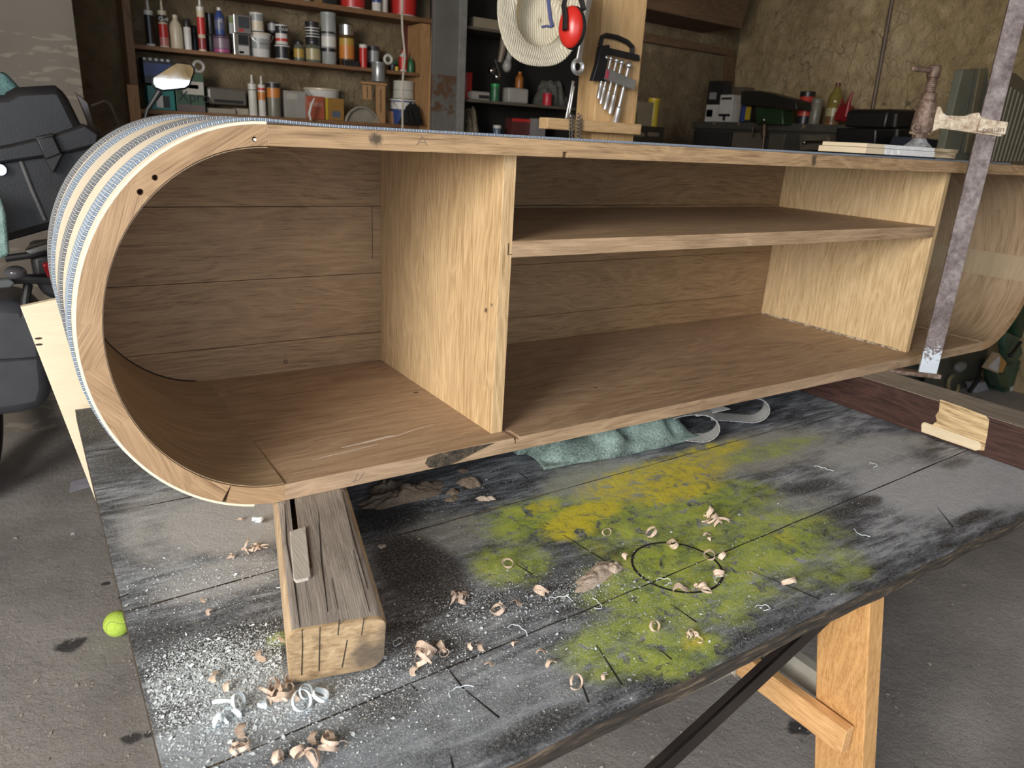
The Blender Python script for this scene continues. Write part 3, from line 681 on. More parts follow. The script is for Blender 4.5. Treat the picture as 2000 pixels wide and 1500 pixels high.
# ------------------------------------------------------------------ big rusty bar clamp
def rustmat(name, a, b, c, pos=None, metal=.55, rough=.6, sc=60):
    m = NT(name); v = m.obj(); n1 = m.noise(v, sc, 6, .75); n2 = m.noise(v, 9, 4, .6)
    t = m.math('ADD', m.math('MULTIPLY', n1, .6), m.math('MULTIPLY', n2, .4))
    cc_ = m.ramp(t, [(.38, a), (.5, b), (.62, c)])
    m.out(cc_, rough, metal, bump=n1, bd=.0012); return m
BARM = rustmat('clamp_bar_steel', (.10, .075, .07), (.20, .165, .16), (.33, .29, .28), metal=.35)
vz = BARM.n('ShaderNodeSeparateXYZ', {0: BARM.pos()}).outputs[2]
nb = BARM.noise(BARM.pos(), 130, 4, .7)
wh = BARM.math('GREATER_THAN', BARM.math('ADD', nb, BARM.math('MULTIPLY', BARM.math('SUBTRACT', .075, vz), 5.0)), .62)
wh2 = BARM.math('MULTIPLY', wh, BARM.math('LESS_THAN', vz, .12))
BARM.b.inputs['Base Color'].default_value = (0, 0, 0, 1)
lnk = BARM.b.inputs['Base Color'].links[0]; src = lnk.from_socket; BARM.t.links.remove(lnk)
BARM.t.links.new(BARM.mix(wh2, src, (.62, .68, .74)), BARM.b.inputs['Base Color'])
CAST = rustmat('chipped_cast_iron', (.20, .11, .075), (.50, .41, .30), (.78, .72, .60), metal=.05, rough=.7, sc=75).m
RUST = rustmat('rusty_iron', (.06, .036, .026), (.15, .098, .070), (.32, .24, .20), metal=.25, rough=.55, sc=90).m
cl = thing('bar_clamp', 'tall rusty bar clamp gripping the right of the cabinet', 'clamp', (1.585, -.05, -.012))
dB = Vector((-.70, .714, 0)); nB = Vector((-.714, -.70, 0))
bc = Vector((1.585, -.05, 0))
def CP(a, n_, z): return bc + dB * a + nB * n_ + Vector((0, 0, z))
build('bar', MB().prism([CP(-.021, -.0045, -.012), CP(.0205, -.0045, -.012), CP(.0205 , -.0045, .56), CP(.0185, -.0045, .95), CP(-.019, -.0045, .95), CP(-.021, -.0045, .56)], nB * .009), BARM.m, cl, bev=.0012, smooth=False)
build('lower_jaw', MB().prism([CP(-.03, -.014, -.012), CP(-.03, -.014, -.001), CP(.19, -.014, -.001), CP(.19, -.014, -.010), CP(.14, -.014, -.012)], nB * .028), RUST, cl, bev=.002, smooth=False)
# arm: sliding casting with raised lattice ribs, screw housing and foot
PAX = .138
arm_out = [(-.030, .545), (-.032, .575), (-.020, .5795), (.020, .583), (.025, .592), (.034, .591), (.050, .583), (.085, .581), (.097, .585), (.105, .600), (.110, .630), (.160, .630), (.157, .560), (.160, .545), (.118, .543), (.112, .551), (.098, .556), (.030, .549)]
AZ = .015
arm_out = [(-.030, .543), (-.032, .573), (.022, .583), (.026, .592), (.038, .590), (.056, .582), (.088, .580), (.100, .588), (.108, .601), (.114, .601), (.118, .56), (.140, .556), (.152, .556), (.158, .541), (.150, .538), (.118, .540), (.113, .547), (.098, .555), (.03, .548)]
build('arm', MB().prism([CP(a, -.013, z + AZ) for a, z in arm_out], nB * .024), CAST, cl, bev=.003, smooth=False, label='cast arm with chipped cream paint')
armo = cl.children[-1]
for (a, z, a2, z2) in ((.100, .560, .075, .578), (.070, .578, .045, .556), (.045, .554, .027, .574), (.100, .557, .028, .551), (.098, .580, .028, .580)):
    build('rib', MB().tube([CP(a, .011, z + AZ), CP(a2, .011, z2 + AZ)], .0026, 6), CAST, armo)
build('sleeve', MB().prism([CP(-.034, -.016, .547 + AZ), CP(-.034, -.016, .5745 + AZ), CP(.024, -.016, .580 + AZ), CP(.024, -.016, .552 + AZ)], nB * .034), CAST, armo, bev=.003, smooth=False)
Mt = Matrix.Translation(CP(-.006, .0185, .5565 + AZ)) @ Matrix((( -dB.x, 0, nB.x, 0), (-dB.y, 0, nB.y, 0), (0, 1, 0, 0), (0, 0, 0, 1))) @ Matrix.Rotation(PI + .07, 4, 'Z')
text_mesh('LEPTIGRE', .0105, Mt, RUST, armo, depth=.0008, label='raised upside-down cast lettering')
hx = CP(PAX - .003, 0, 0)
build('screw_housing', MB().lathe([(.021, .558), (.0235, .566), (.0215, .60), (.0185, .626), (.0165, .628), (.0155, .642), (.0125, .644)], (hx.x, hx.y, 0), 28), RUST, cl, label='tapered screw housing')
th = [(.0095, .515)]
zz = .60
while zz < .672: th += [(.0118, zz), (.0118, zz + .0014), (.0096, zz + .0022), (.0096, zz + .0034)]; zz += .0042
th += [(.0118, .674), (.0135, .676), (.0135, .698), (.011, .701)]
build('screw', MB().lathe(th, (hx.x, hx.y, 0), 24), RUST, cl)
scr = cl.children[-1]
hd = Vector((-.90, .20, .0)).normalized(); hb = Vector((hx.x, hx.y, .689))
build('tommy_bar', MB().tube([hb - hd * .012, hb + hd * .062], .0056, 14).ball(hb + hd * .062, .006, n=8), RUST, scr)
build('collar', MB().lathe([(.0155, .546), (.017, .547), (.017, .557), (.016, .559)], (hx.x, hx.y, 0), 8), RUST, cl)
build('bolt', MB().lathe([(.011, 0), (.011, .005), (.006, .006), (.005, .012)], CP(.152, .018, .568), 14, M=nB.to_track_quat('Z', 'Y').to_matrix()), RUST, cl)
FOOT = rustmat('grey_foot', (.10, .10, .11), (.30, .30, .32), (.62, .63, .66), metal=.3, rough=.5, sc=45).m
build('swivel_foot', MB().lathe([(.030, .5265), (.029, .529), (.020, .537), (.0145, .545), (.010, .551), (.010, .556)], (hx.x, hx.y, .0005), 26), FOOT, cl, label='mottled grey swivel foot')
# packing block between clamp and cabinet top
def packing():
    m = NT('whitewashed_block'); v = m.pos(); s = m.n('ShaderNodeSeparateXYZ', {0: v}); n1 = m.noise(v, 60, 5, .7)
    dg_ = m.math('FRACT', m.math('MULTIPLY', m.math('ADD', s.outputs[0], m.math('MULTIPLY', s.outputs[2], 1.2)), 230))
    hatch = m.math('MULTIPLY', m.math('LESS_THAN', dg_, .35), m.math('GREATER_THAN', n1, .38))
    zone = m.math('MULTIPLY', m.math('GREATER_THAN', s.outputs[0], 1.305), m.math('LESS_THAN', s.outputs[0], 1.505))
    wood_ = m.ramp(m.noise(m.mapp(v, scale=(.1, 1, 1)), 150, 4), [(.35, (.20, .14, .08)), (.65, (.52, .42, .28))])
    white = m.mix(hatch, (.92, .92, .90), (.22, .24, .28))
    left_ = m.math('LESS_THAN', s.outputs[0], 1.305)
    wood_ = m.mix(left_, wood_, (.62, .52, .36))
    m.out(m.mix(zone, wood_, white), .75, bump=n1, bd=.001); return m.m
pz = H + SKIN_T + .003
o = thing('packing_block', 'whitewashed wooden block with grey hatch marks pressed under the clamp foot', 'wood block', (1.38, .08, pz))
build('slat', MB().box((1.236, .012, pz), (1.60, .125, pz + .012)), packing(), o, bev=.001, smooth=False)
build('slat', MB().box((1.240, .014, pz + .0125), (1.61, .12, pz + .0205)), packing(), o, bev=.001, smooth=False)
# ------------------------------------------------------------------ cloth, strap loops and plank near the bench
def fabric(name, a, b, sc=260):
    m = NT(name); v = m.obj(); n1 = m.noise(v, sc, 3, .6); n2 = m.noise(v, 22, 4, .6)
    m.out(m.ramp(m.math('ADD', m.math('MULTIPLY', n1, .5), m.math('MULTIPLY', n2, .5)), [(.38, a), (.62, b)]), .95, bump=n1, bd=.003); return m.m
def crumple(name, label, cat, cx, cy, z, lx, ly, h, mat, ang=0.0, seed=0, folds=9.0, top=None, nx=70, ny=40, skirt=.004):
    """crumpled cloth lying as a folded heap"""
    mb = MB(); vs = []; R = Matrix.Rotation(ang, 3, 'Z')
    for i in range(nx + 1):
        for j in range(ny + 1):
            u, v = i / nx * 2 - 1, j / ny * 2 - 1
            r = math.sqrt(u * u + v * v) if True else 0
            edge_ = max(0, 1 - max(abs(u), abs(v)) ** 4)
            wob = noise.noise(Vector((u * 1.7 + seed, v * 1.7, seed))) * .25
            rad = 1 + .16 * noise.noise(Vector((math.atan2(v, u) * 1.3, seed, 2)))
            hh_ = max(0, 1 - min(1, r / 1.15) ** 4.5)
            fold = (.5 + .5 * math.sin(u * folds * 1.5 + v * folds * .55 + wob * 16)) ** 1.6
            n2 = noise.noise(Vector((u * 2.2 + seed, v * 2.4, 3))) * .55 + noise.noise(Vector((u * 6, v * 4 + seed, 1))) * .12
            zz = h * (hh_ * (.42 + .52 * fold + .35 * n2)) * (edge_ ** .35)
            if top: zz = min(zz, top)
            p = R @ Vector((u * lx * rad * (1 + .05 * n2), v * ly * rad * (1 + .08 * n2), 0))
            vs.append((cx + p.x, cy + p.y, z + max(0, zz) + .0015))
    fs = [(i * (ny + 1) + j, (i + 1) * (ny + 1) + j, (i + 1) * (ny + 1) + j + 1, i * (ny + 1) + j + 1) for i in range(nx) for j in range(ny)]
    mb.add(vs, fs)
    o = build(name, mb, mat, None, smooth=True, ang=180, loc=(cx, cy, z))
    md = o.modifiers.new('solid', 'SOLIDIFY'); md.thickness = skirt; md.offset = 1.0
    return tag(o, label, cat)
ct = on(1205, 868, 2, TZ)
crumple('cleaning_cloth', 'crumpled pale green microfibre cloth stuffed beneath the cabinet', 'cloth', .700, .125, TZ, .205, .080, .074, fabric('green_cloth', (.09, .125, .11), (.30, .41, .375)), ang=-.06, seed=2.3, folds=7, top=.079)
WEB_L = webbing('silver_webbing', (.60, .61, .60), (.36, .37, .38), (.15, .15, .16), .0032)
def loop(cx, cy, ex, ey, L, hgt, wd, label, tilt=0.0):
    e = Vector((ex, ey, 0)).normalized(); s = Vector((-e.y, e.x, tilt)).normalized(); P = []
    for k in range(21):
        a = -PI / 2 + PI * k / 20; P.append(Vector((cx, cy, TZ + .003 + hgt / 2)) + e * (math.cos(a) * hgt * .62) + Vector((0, 0, math.sin(a) * hgt / 2)))
    tail0 = [Vector((cx, cy, TZ + .003)) - e * L * (1 - k / 5) for k in range(5)]
    tail1 = [Vector((cx, cy, TZ + .003 + hgt * (1 - .25 * (k / 5) ** 2))) - e * L * k / 5 for k in range(1, 6)]
    o = build('strap_loop', MB().ribbon(tail0 + P + tail1, s * wd, .002), WEB_L, None, smooth=True, ang=60, loc=(cx, cy, TZ))
    tag(o, label, 'strap', 'strap ends looped under the cabinet')
p = on(1388, 866, 2, TZ); loop(p.x - .025, p.y + .01, .75, -.66, .06, .062, .046, 'silver ribbed strap loop beside the green cloth')
p = on(1492, 828, 2, TZ); loop(p.x - .03, p.y + .012, .80, -.60, .09, .060, .050, 'silver ribbed strap loop lying nearer the varnished rail')
o = build('paper_label', MB().box((.86, .03, TZ + .058), (.96, .09, TZ + .0585)), plain((.85, .87, .9), .5), None, smooth=False); tag(o, 'scrap of white paper tucked under the cabinet edge', 'paper')
# ply plank standing behind the bench
PLY = wood((.74, .60, .40), (.90, .79, .58), 'X', band=4, contrast=.55, rough=.55, name='pale_ply', off=(.2, 0, .6), knots=())
L_ = on(40, 600, 1, .775); R_ = on(178, 955, 1, .775)
ax = (R_ - L_).normalized(); bxv = Vector((-ax.z, 0, ax.x))
if bxv.x < 0: bxv = -bxv
botl = (L_.z - FZ - .06) / -ax.z
pl = thing('plywood_sheet', 'tilted sheet of bright pale plywood standing on the floor behind the workbench', 'plywood sheet', (L_.x + .2, .785, FZ))
p0 = L_; p1 = L_ + ax * botl; p2 = p1 + bxv * .42; p3 = L_ + bxv * .42
sink = min(p1.z, p2.z) - FZ
dz = ax * (sink / -ax.z) if False else Vector((0, 0, 0))
p1 = L_ + ax * ((L_.z - FZ) / -ax.z - .42 * abs(bxv.z / ax.z) * (1 if bxv.z < 0 else 0)); p2 = p1 + bxv * .42
build('sheet', MB().prism([p0, p1, p2, p3], (0, .018, 0)), PLY, pl, bev=.001, smooth=False)
for (u, v) in ((75, 661), (76, 673)):
    q = on(u, v, 1, .7745); build('knot', MB().ball((q.x, q.y, q.z), .005, n=8, sc=(1.3, .12, .45)), KN, pl)
# tennis ball
p = dist = CAM_LOC + ray(229, 1218) * 1.93
bz = FZ + .0335; q = on(229, 1218, 2, bz)
TB_ = NT('tennis_felt'); tv = TB_.obj(); tn = TB_.noise(tv, 300, 3, .7); sx = TB_.n('ShaderNodeSeparateXYZ', {0: TB_.mapp(tv, rot=(.6, .3, .5))})
cur = TB_.math('ABSOLUTE', TB_.math('SUBTRACT', sx.outputs[2], TB_.math('MULTIPLY', TB_.math('COSINE', TB_.math('MULTIPLY', sx.outputs[0], 95.0)), .013)))
TB_.out(TB_.mix(TB_.math('LESS_THAN', cur, .0012), TB_.ramp(tn, [(.3, (.42, .62, .05)), (.7, (.66, .86, .16))]), (.30, .40, .12)), .95, bump=tn, bd=.003)
o = build('tennis_ball', MB().ball((q.x, q.y, bz), .0335, n=18), TB_.m, None, ang=180, loc=(q.x, q.y, bz)); tag(o, 'bright green tennis ball on the floor at the bench edge', 'ball')
def litter(u, v, sx_, sy_, mat, label, name='paper_scrap'):
    q = on(u, v, 2, FZ); o = build(name, MB().prism([(q.x - sx_, q.y - sy_, FZ + .001), (q.x + sx_, q.y - sy_ * .6, FZ + .001), (q.x + sx_ * .8, q.y + sy_, FZ + .001), (q.x - sx_ * .7, q.y + sy_ * .8, FZ + .001)], (0, 0, .0012)), mat, None, smooth=False, loc=(q.x, q.y, FZ)); tag(o, label, 'litter')
litter(155, 948, .035, .05, plain((.42, .42, .50), .6), 'grey-lilac paper scrap on the floor by the plywood sheet')
litter(142, 1043, .006, .008, plain((.75, .74, .78), .6), 'tiny white paper scrap on the floor left of the bench')

# ------------------------------------------------------------------ motorcycle behind, left
BLKP = plain((.014, .0145, .016), .42, var=.1, bump=.0004); BLKM = plain((.016, .016, .018), .5); CHR = plain((.55, .55, .56), .16, 1.0, var=.03)
GREYP = plain((.050, .052, .060), .45, var=.08, bump=.0004)
mo = thing('motorcycle', 'dark motorcycle with black top case and side case parked at the left edge', 'motorcycle', (-.3, 1.6, FZ))
def quadbox(name, px, Y, dep, mat, bev=.02, parent=None, label=None, lift=0):
    """solid with an outline lying in the plane y=Y, given depth"""
    P = [on(u, v, 1, Y) for u, v in px]
    return build(name, MB().prism(P, (0, dep, 0)), mat, parent or mo, bev=bev, smooth=True, ang=30, label=label)
YC = 1.40
quadbox('top_case', [(-190, 250), (-120, 190), (8, 182), (30, 170), (108, 166), (126, 176), (160, 245), (190, 262), (205, 300), (196, 330), (175, 400), (160, 432), (20, 472), (-150, 500)], YC, .34, BLKP, .022, label='big black top case')
tc = mo.children[-1]
quadbox('lid_rim', [(-150, 310), (20, 282), (105, 262), (165, 241), (196, 262), (192, 285), (120, 303), (20, 318), (-150, 345)], YC - .018, .36, BLKP, .008, tc)
quadbox('latch', [(68, 268), (104, 260), (124, 302), (104, 340), (92, 318)], YC - .034, .03, BLKM, .004, tc)
quadbox('latch_flap', [(72, 272), (103, 265), (120, 300), (88, 312)], YC - .040, .010, BLKP, .003, tc)
q = on(0, 331, 1, YC - .01); build('lock', MB().lathe([(.016, 0), (.014, .012), (.006, .012)], (q.x, q.y, q.z), 20, M=Matrix.Rotation(PI / 2, 3, 'X')), CHR, tc)
build('pale_streak', MB().tube([on(35, 300, 1, YC - .003), on(62, 370, 1, YC - .003), on(88, 430, 1, YC - .003)], .005, 8), plain((.10, .10, .105), .3), tc)  # raised bar, paler than the black case
quadbox('side_case', [(-260, 560), (0, 588), (45, 590), (92, 625), (103, 760), (92, 800), (40, 812), (-260, 850)], 1.55, .28, GREYP, .035, label='grey-black side case')
quadbox('side_case_seam', [(-260, 720), (98, 696), (99, 700), (-260, 725)], 1.545, .27, BLKM, .001)
build('luggage_rack', MB().tube([on(10, 505, 1, 1.5), on(60, 498, 1, 1.5), on(125, 480, 1, 1.5)], .010, 10).tube([on(55, 555, 1, 1.5), on(50, 585, 1, 1.5), on(48, 620, 1, 1.5)], .012, 10).tube([on(20, 545, 1, 1.48), on(75, 545, 1, 1.48), on(120, 548, 1, 1.48)], .014, 10), BLKM, mo)
quadbox('grab_rail', [(48, 490), (55, 486), (110, 470), (112, 484), (56, 498)], 1.42, .05, CHR, .004, label='chrome grab rail')
quadbox('tail_section', [(60, 500), (120, 492), (140, 560), (120, 590), (85, 578), (66, 545)], 1.50, .3, BLKM, .015)
quadbox('tail_light', [(82, 516), (98, 512), (108, 545), (106, 560), (96, 552)], 1.47, .05, plain((.42, .01, .02), .15, coat=.6), .004, label='dark red tail light')
q = on(30, 532, 1, 1.40); build('turn_signal', MB().ball(tuple(q), .020, sc=(1.3, 1.2, .9), n=12), plain((.12, .12, .13), .05, trans=.3), mo, label='clear rear turn signal')
quadbox('number_plate_light', [(-30, 548), (20, 545), (30, 553), (22, 562), (-30, 566)], 1.42, .03, plain((.10, .11, .11), .25), .004)
# wheel and tyre
wc = on(-42, 985, 2, FZ)
build('wheel', MB().tube([(wc.x + math.cos(t) * .05, wc.y + .10 + math.cos(t) * .27, FZ + .317 + math.sin(t) * .26) for t in [i * PI / 16 for i in range(32)]], .055, 12, closed=True), BLKM, mo)
whl = mo.children[-1]
q = on(8, 945, 1, 1.36)
build('rim_stripe', MB().tube([Vector((wc.x + .06, wc.y + .02, FZ + .16)), Vector((wc.x + .062, wc.y + .03, FZ + .12)), Vector((wc.x + .062, wc.y + .05, FZ + .09))], .006, 8), plain((.55, .06, .06), .4), whl, label='red rim stripe')
# mirror on a stem
MIR = plain((.92, .93, .93), .03, 1.0, var=0)
mp = [(300, 152), (338, 128), (346, 124), (372, 127), (378, 134), (377, 143), (368, 166), (360, 171), (318, 175), (305, 170), (300, 162)]
P = [CAM_LOC + ray(u, v) * 2.15 for u, v in mp]
c_ = sum(P, Vector()) / len(P); tiltn = Vector((-.15, -1, .10)).normalized()
P = [p - tiltn * ((p - c_).dot(tiltn)) for p in P]
# re-aim points onto the tilted mirror plane
P = [CAM_LOC + ray(u, v) * ((c_ - CAM_LOC).dot(tiltn) / ray(u, v).dot(tiltn)) for u, v in mp]
Pb = [c_ + (p - c_) * 1.10 for p in P]
hs = build('mirror_housing', MB().prism([p - tiltn * .002 for p in Pb], tiltn * -.022), BLKM, mo, bev=.004, label='black mirror housing')
build('mirror_glass', MB().prism([p for p in P], tiltn * .0015), MIR, hs, smooth=False, label='mirror glass reflecting the bright doorway')
s_ = [CAM_LOC + ray(u, v) * 2.17 for u, v in ((312, 178), (303, 192), (288, 215), (283, 235), (281, 262))]
build('mirror_stem', MB().tube(s_, [.010, .008, .006, .005, .005], 10), BLKM, mo)
WSC = plain((.16, .11, .07), .12, trans=.55, var=.05)
quadbox('windscreen', [(146, 178), (172, 200), (183, 240), (205, 258), (235, 240), (246, 250), (215, 272), (196, 272), (178, 258)], 1.85, .012, WSC, .003, label='brown tinted windscreen')
build('wire_guard', MB().tube([on(178, 207, 1, 2.0), on(205, 197, 1, 2.0), on(216, 203, 1, 2.0), on(236, 252, 1, 2.0)], .004, 8), plain((.10, .08, .07), .3, .6), mo)
crumple('towel', 'teal terry towel draped on the top case of the motorcycle', 'towel', -.335, 1.49, on(20, 180, 1, 1.5).z - .012, .125, .10, .075, fabric('teal_terry', (.05, .13, .14), (.20, .36, .36), 340), ang=.25, seed=5.1, folds=5)
def hang(name, label, cat, px, Y, dep, mat, bev=.01):
    P = [on(u, v, 1, Y) for u, v in px]; c = sum(P, Vector()) / len(P)
    o = build(name, MB().prism(P, (0, dep, 0)), mat, None, bev=bev, smooth=True, ang=50, loc=tuple(c)); return tag(o, label, cat)
hang('rag', 'teal rag with blue-white hem hanging at the left edge beneath the top case', 'rag', [(-60, 380), (2, 384), (12, 420), (19, 498), (-10, 512), (-60, 520)], 1.30, .02, fabric('teal_rag', (.10, .22, .22), (.42, .56, .50), 340), .008)

# ------------------------------------------------------------------ leaning panel at the back left
PAN = NT('brown_grey_panel'); pv = PAN.obj(); pn = PAN.noise(PAN.mapp(pv, rot=(0, .6, 0), scale=(1, 1, 3.5)), 9, 3, .5, .8); pn2 = PAN.noise(pv, 3, 3)
zz = PAN.n('ShaderNodeSeparateXYZ', {0: PAN.pos()}).outputs[2]
sc_ = PAN.math('MULTIPLY', PAN.ramp(pn, [(.56, 0.0), (.59, .55)]), PAN.math('LESS_THAN', zz, .78))
PAN.out(PAN.mix(sc_, PAN.ramp(pn2, [(.3, (.115, .10, .08)), (.7, (.15, .13, .105))]), (.25, .215, .17)), .65)
P = [on(-150, -20, 1, 2.6), on(130, -20, 1, 2.6), on(146, 178, 1, 2.6), on(150, 330, 1, 2.6)]
x1 = P[1].x
o = build('large_panel', MB().box((x1 - 1.1, 2.60, FZ), (x1 + .012, 2.63, 1.35)), PAN.m, None, smooth=False, loc=(x1 - .5, 2.61, FZ)); tag(o, 'tall brown-grey panel with glue swipes standing behind the motorcycle', 'panel')
# ------------------------------------------------------------------ shelving with cans and bottles
SY = 3.24; SB = BY - .01
WBR = wood((.09, .04, .015), (.26, .135, .06), 'X', band=8, contrast=.8, rough=.6, name='brown_shelf'); WBRZ = wood((.10, .055, .03), (.26, .16, .09), 'Z', band=8, rough=.7, name='brown_upright')
WOR = wood((.24, .12, .05), (.50, .29, .13), 'Z', band=9, rough=.6, name='orange_board')
su = thing('wall_shelving', 'brown wooden wall shelving crowded with cans and bottles', 'shelving', (1.1, SY + .1, FZ))
sl = on(262, 88, 1, SY); sr = on(835, 152, 1, SY)
Z1 = (on(262, 84, 1, SY).z + on(825, 145, 1, SY).z) / 2; Z2 = on(830, 35, 1, SY).z; Z0 = on(300, 214, 1, SY).z
X0, X1 = sl.x, sr.x
for (nm, z, t, xa, xb) in (('shelf', Z1, .018, X0, X1), ('shelf', Z2, .025, X0, X1 + .03), ('shelf', Z0, .02, X0, X1)):
    build(nm, MB().box((xa, SY, z - t), (xb, SB, z)), WBR, su, bev=.001, smooth=False)
build('upright', MB().box((X0 - .035, SY - .005, FZ), (X0, SB, 1.7)), WBRZ, su, bev=.001, smooth=False)
q = on(247, 165, 1, SY - .02); q2 = on(283, 240, 1, SY - .02)
build('end_board', MB().box((q.x, SY - .03, FZ), (q2.x - .015, SY - .012, q.z)), WOR, su, bev=.001, smooth=False, label='short orange-brown board screwed to the left upright')
q = on(832, 100, 1, SY)
build('upright', MB().box((q.x - .035, SY - .002, FZ), (q.x + .025, SB, Z2 - .03)), WOR, su, bev=.001, smooth=False)
q = on(851, 8, 1, SY - .03); q2 = on(838, 245, 1, SY - .03)
build('upright_strip', MB().prism([(q.x - .012, SY - .03, q.z), (q.x + .006, SY - .03, q.z), (q2.x + .012, SY - .03, q2.z - .4), (q2.x - .010, SY - .03, q2.z - .4)], (0, .02, 0)), wood((.40, .22, .09), (.66, .42, .2), 'Z', name='light_strip'), su, smooth=False, label='thin lighter strip leaning at the right end')
q = on(775, 60, 1, SB - .05)
build('back_board', MB().box((q.x + .05, SB - .03, Z1), (q.x + .16, SB - .01, Z2 - .02)), plain((.10, .02, .012), .6), su, smooth=False, label='dark red board at the back')

def col(*c): return plain(tuple(c), .35, var=.05)
WHT = col(.62, .60, .56); CRE = col(.60, .52, .38); BLK = col(.02, .02, .022); RED = col(.50, .03, .025); GRY = col(.30, .31, .30); SIL = plain((.55, .55, .54), .25, .9, var=.05)
BLU = col(.04, .07, .22); ORG = col(.55, .20, .04); TEAL = col(.02, .22, .20); GRN = col(.03, .14, .06); YEL = col(.55, .38, .03); PNK = col(.42, .08, .22); GLS = plain((.25, .26, .20), .08, trans=.5, var=.05); GLD = col(.42, .27, .05)
def vessel(name, label, cat, pxl, pxr, pyt, z, Y, shape, body, cap=None, bands=(), yb=None, group='cans and bottles on the middle shelf', text=None):
    pyb = yb or 100
    pm = (pyt + pyb) / 2
    a = on(pxl, pm, 1, Y); b = on(pxr, pm, 1, Y); x = (a.x + b.x) / 2; r = abs(b.x - a.x) / 2 * .96
    h = on((pxl + pxr) / 2, pyt, 1, Y).z - z
    y = Y + r
    o = thing(name, label, cat, (x, y, z), group); c = (x, y, z); fin = None
    if shape == 'can':
        build('body', MB().lathe([(r * .97, 0), (r, .003), (r, .006), (r * .97, .009), (r * .97, h - .009), (r, h - .006), (r, h - .002), (r * .95, h), (r * .9, h - .004)], c), body, o); fr = .972
        if cap: build('lid', MB().lathe([(r * .99, h - .014), (r * 1.01, h - .012), (r * 1.01, h + .002), (r * .95, h + .004)], c), cap, o)
    elif shape == 'cartridge':
        build('body', MB().lathe([(r * 1.02, 0), (r * 1.02, .008), (r * .96, .010), (r * .96, h * .70), (r * .9, h * .74)], c), body, o); fr = .965
        build('nozzle', MB().lathe([(r * .98, h * .72), (r * .98, h * .78), (r * .35, h * .80), (r * .28, h * .86), (r * .22, h)], c), cap or WHT, o)
    elif shape == 'bottle':
        build('body', MB().lathe([(r * .93, 0), (r, .006), (r, h * .62), (r * .85, h * .74), (r * .38, h * .86), (r * .34, h * .90)], c), body, o); fr = 1.006
        build('cap', MB().lathe([(r * .40, h * .89), (r * .42, h * .9), (r * .42, h * .99), (r * .36, h)], c, 20), cap or WHT, o)
    elif shape == 'spray':
        build('body', MB().lathe([(r * .96, 0), (r, .005), (r, h * .72), (r * .82, h * .78)], c), body, o); fr = 1.004
        build('cap', MB().lathe([(r * .97, h * .74), (r * .97, h * .97), (r * .85, h)], c), cap or BLK, o)
    elif shape == 'jar':
        build('body', MB().lathe([(r * .95, 0), (r, .006), (r, h * .74), (r * .85, h * .82), (r * .8, h * .84)], c), body, o); fr = 1.004
        build('lid', MB().lathe([(r * .9, h * .83), (r * .92, h * .85), (r * .92, h * .98), (r * .88, h)], c), cap or BLK, o)
    elif shape == 'bucket':
        build('body', MB().lathe([(r * .84, 0), (r * .86, .004), (r * .97, h * .9), (r * .99, h * .93)], c), body, o); fr = None
        build('lid', MB().lathe([(r * 1.0, h * .92), (r * 1.04, h * .93), (r * 1.04, h * .98), (r * .95, h), (r * .9, h * .985)], c), cap or WHT, o)
        build('handle', MB().tube([(x + r * 1.02 * math.cos(t), y - .02 - r * .55 * math.sin(t) * .6 - r * .3, z + h * .9 - r * .75 * math.sin(t)) for t in [PI * k / 14 for k in range(15)]], .0022, 6), SIL, o)
    for i, (f0, f1, m) in enumerate(bands):
        if fr: rr_ = r * fr; build('label', MB().lathe([(rr_ + .0006, h * f0), (rr_ + .0006, h * f1)], c, caps=False), m, o)
        else:
            ra = r * (.86 + .11 * f0 / .9) + .0008; rb_ = r * (.86 + .11 * f1 / .9) + .0008; build('label', MB().lathe([(ra, h * f0), (rb_, h * f1)], c, caps=False), m, o)
    if text:
        s_, fz, sz, tm_ = text
        rr2 = r * 1.02
        M = Matrix.Translation((x, y - rr2 - .0005, z + h * fz)) @ Matrix(((1, 0, 0, 0), (0, 0, -1, 0), (0, 1, 0, 0), (0, 0, 0, 1)))
        text_mesh(s_, sz, M, tm_, o)
    return o
def boxy(name, label, cat, pxl, pxr, pyt, z, Y, dep, body, panels=(), yb=None, group=None, bev=.002, text=None):
    pyb = yb or 100; pm = (pyt + pyb) / 2
    a = on(pxl, pm, 1, Y); b = on(pxr, pm, 1, Y); h = on((pxl + pxr) / 2, pyt, 1, Y).z - z; w_ = b.x - a.x
    o = thing(name, label, cat, ((a.x + b.x) / 2, Y + dep / 2, z), group)
    build('body', MB().box((a.x, Y, z), (b.x, Y + dep, z + h)), body, o, bev=bev, smooth=False)
    for (u0, u1, v0, v1, m) in panels:
        build('label', MB().box((a.x + w_ * u0, Y - .0012, z + h * v0), (a.x + w_ * u1, Y, z + h * v1)), m, o, smooth=False)
    if text:
        s_, fu, fz, sz, tm_ = text
        M = Matrix.Translation((a.x + w_ * fu, Y - .0016, z + h * fz)) @ Matrix(((1, 0, 0, 0), (0, 0, -1, 0), (0, 1, 0, 0), (0, 0, 0, 1)))
        text_mesh(s_, sz, M, tm_, o)
    return o
Y = SY + .03; G1 = 'cans and bottles on the middle shelf'
V, B = vessel, boxy
V('sealant_cartridge', 'slim black sealant cartridge with white tip, leftmost on the middle shelf', 'cartridge', 283, 302, 0, Z1, Y, 'cartridge', WHT, WHT, ((.06, .68, BLK),), 86)
V('sealant_cartridge', 'red sealant cartridge with black top label and cream cap on the middle shelf', 'cartridge', 310, 329, 0, Z1, Y, 'cartridge', CRE, CRE, ((.04, .22, col(.55, .20, .18)), (.22, .50, RED), (.54, .69, BLK)), 90, text=('Quill', .60, .022, WHT))
V('plastic_bottle', 'cream plastic bottle with pointed shoulders on the middle shelf', 'bottle', 333, 359, 28, Z1, Y, 'bottle', CRE, CRE, (), 94)
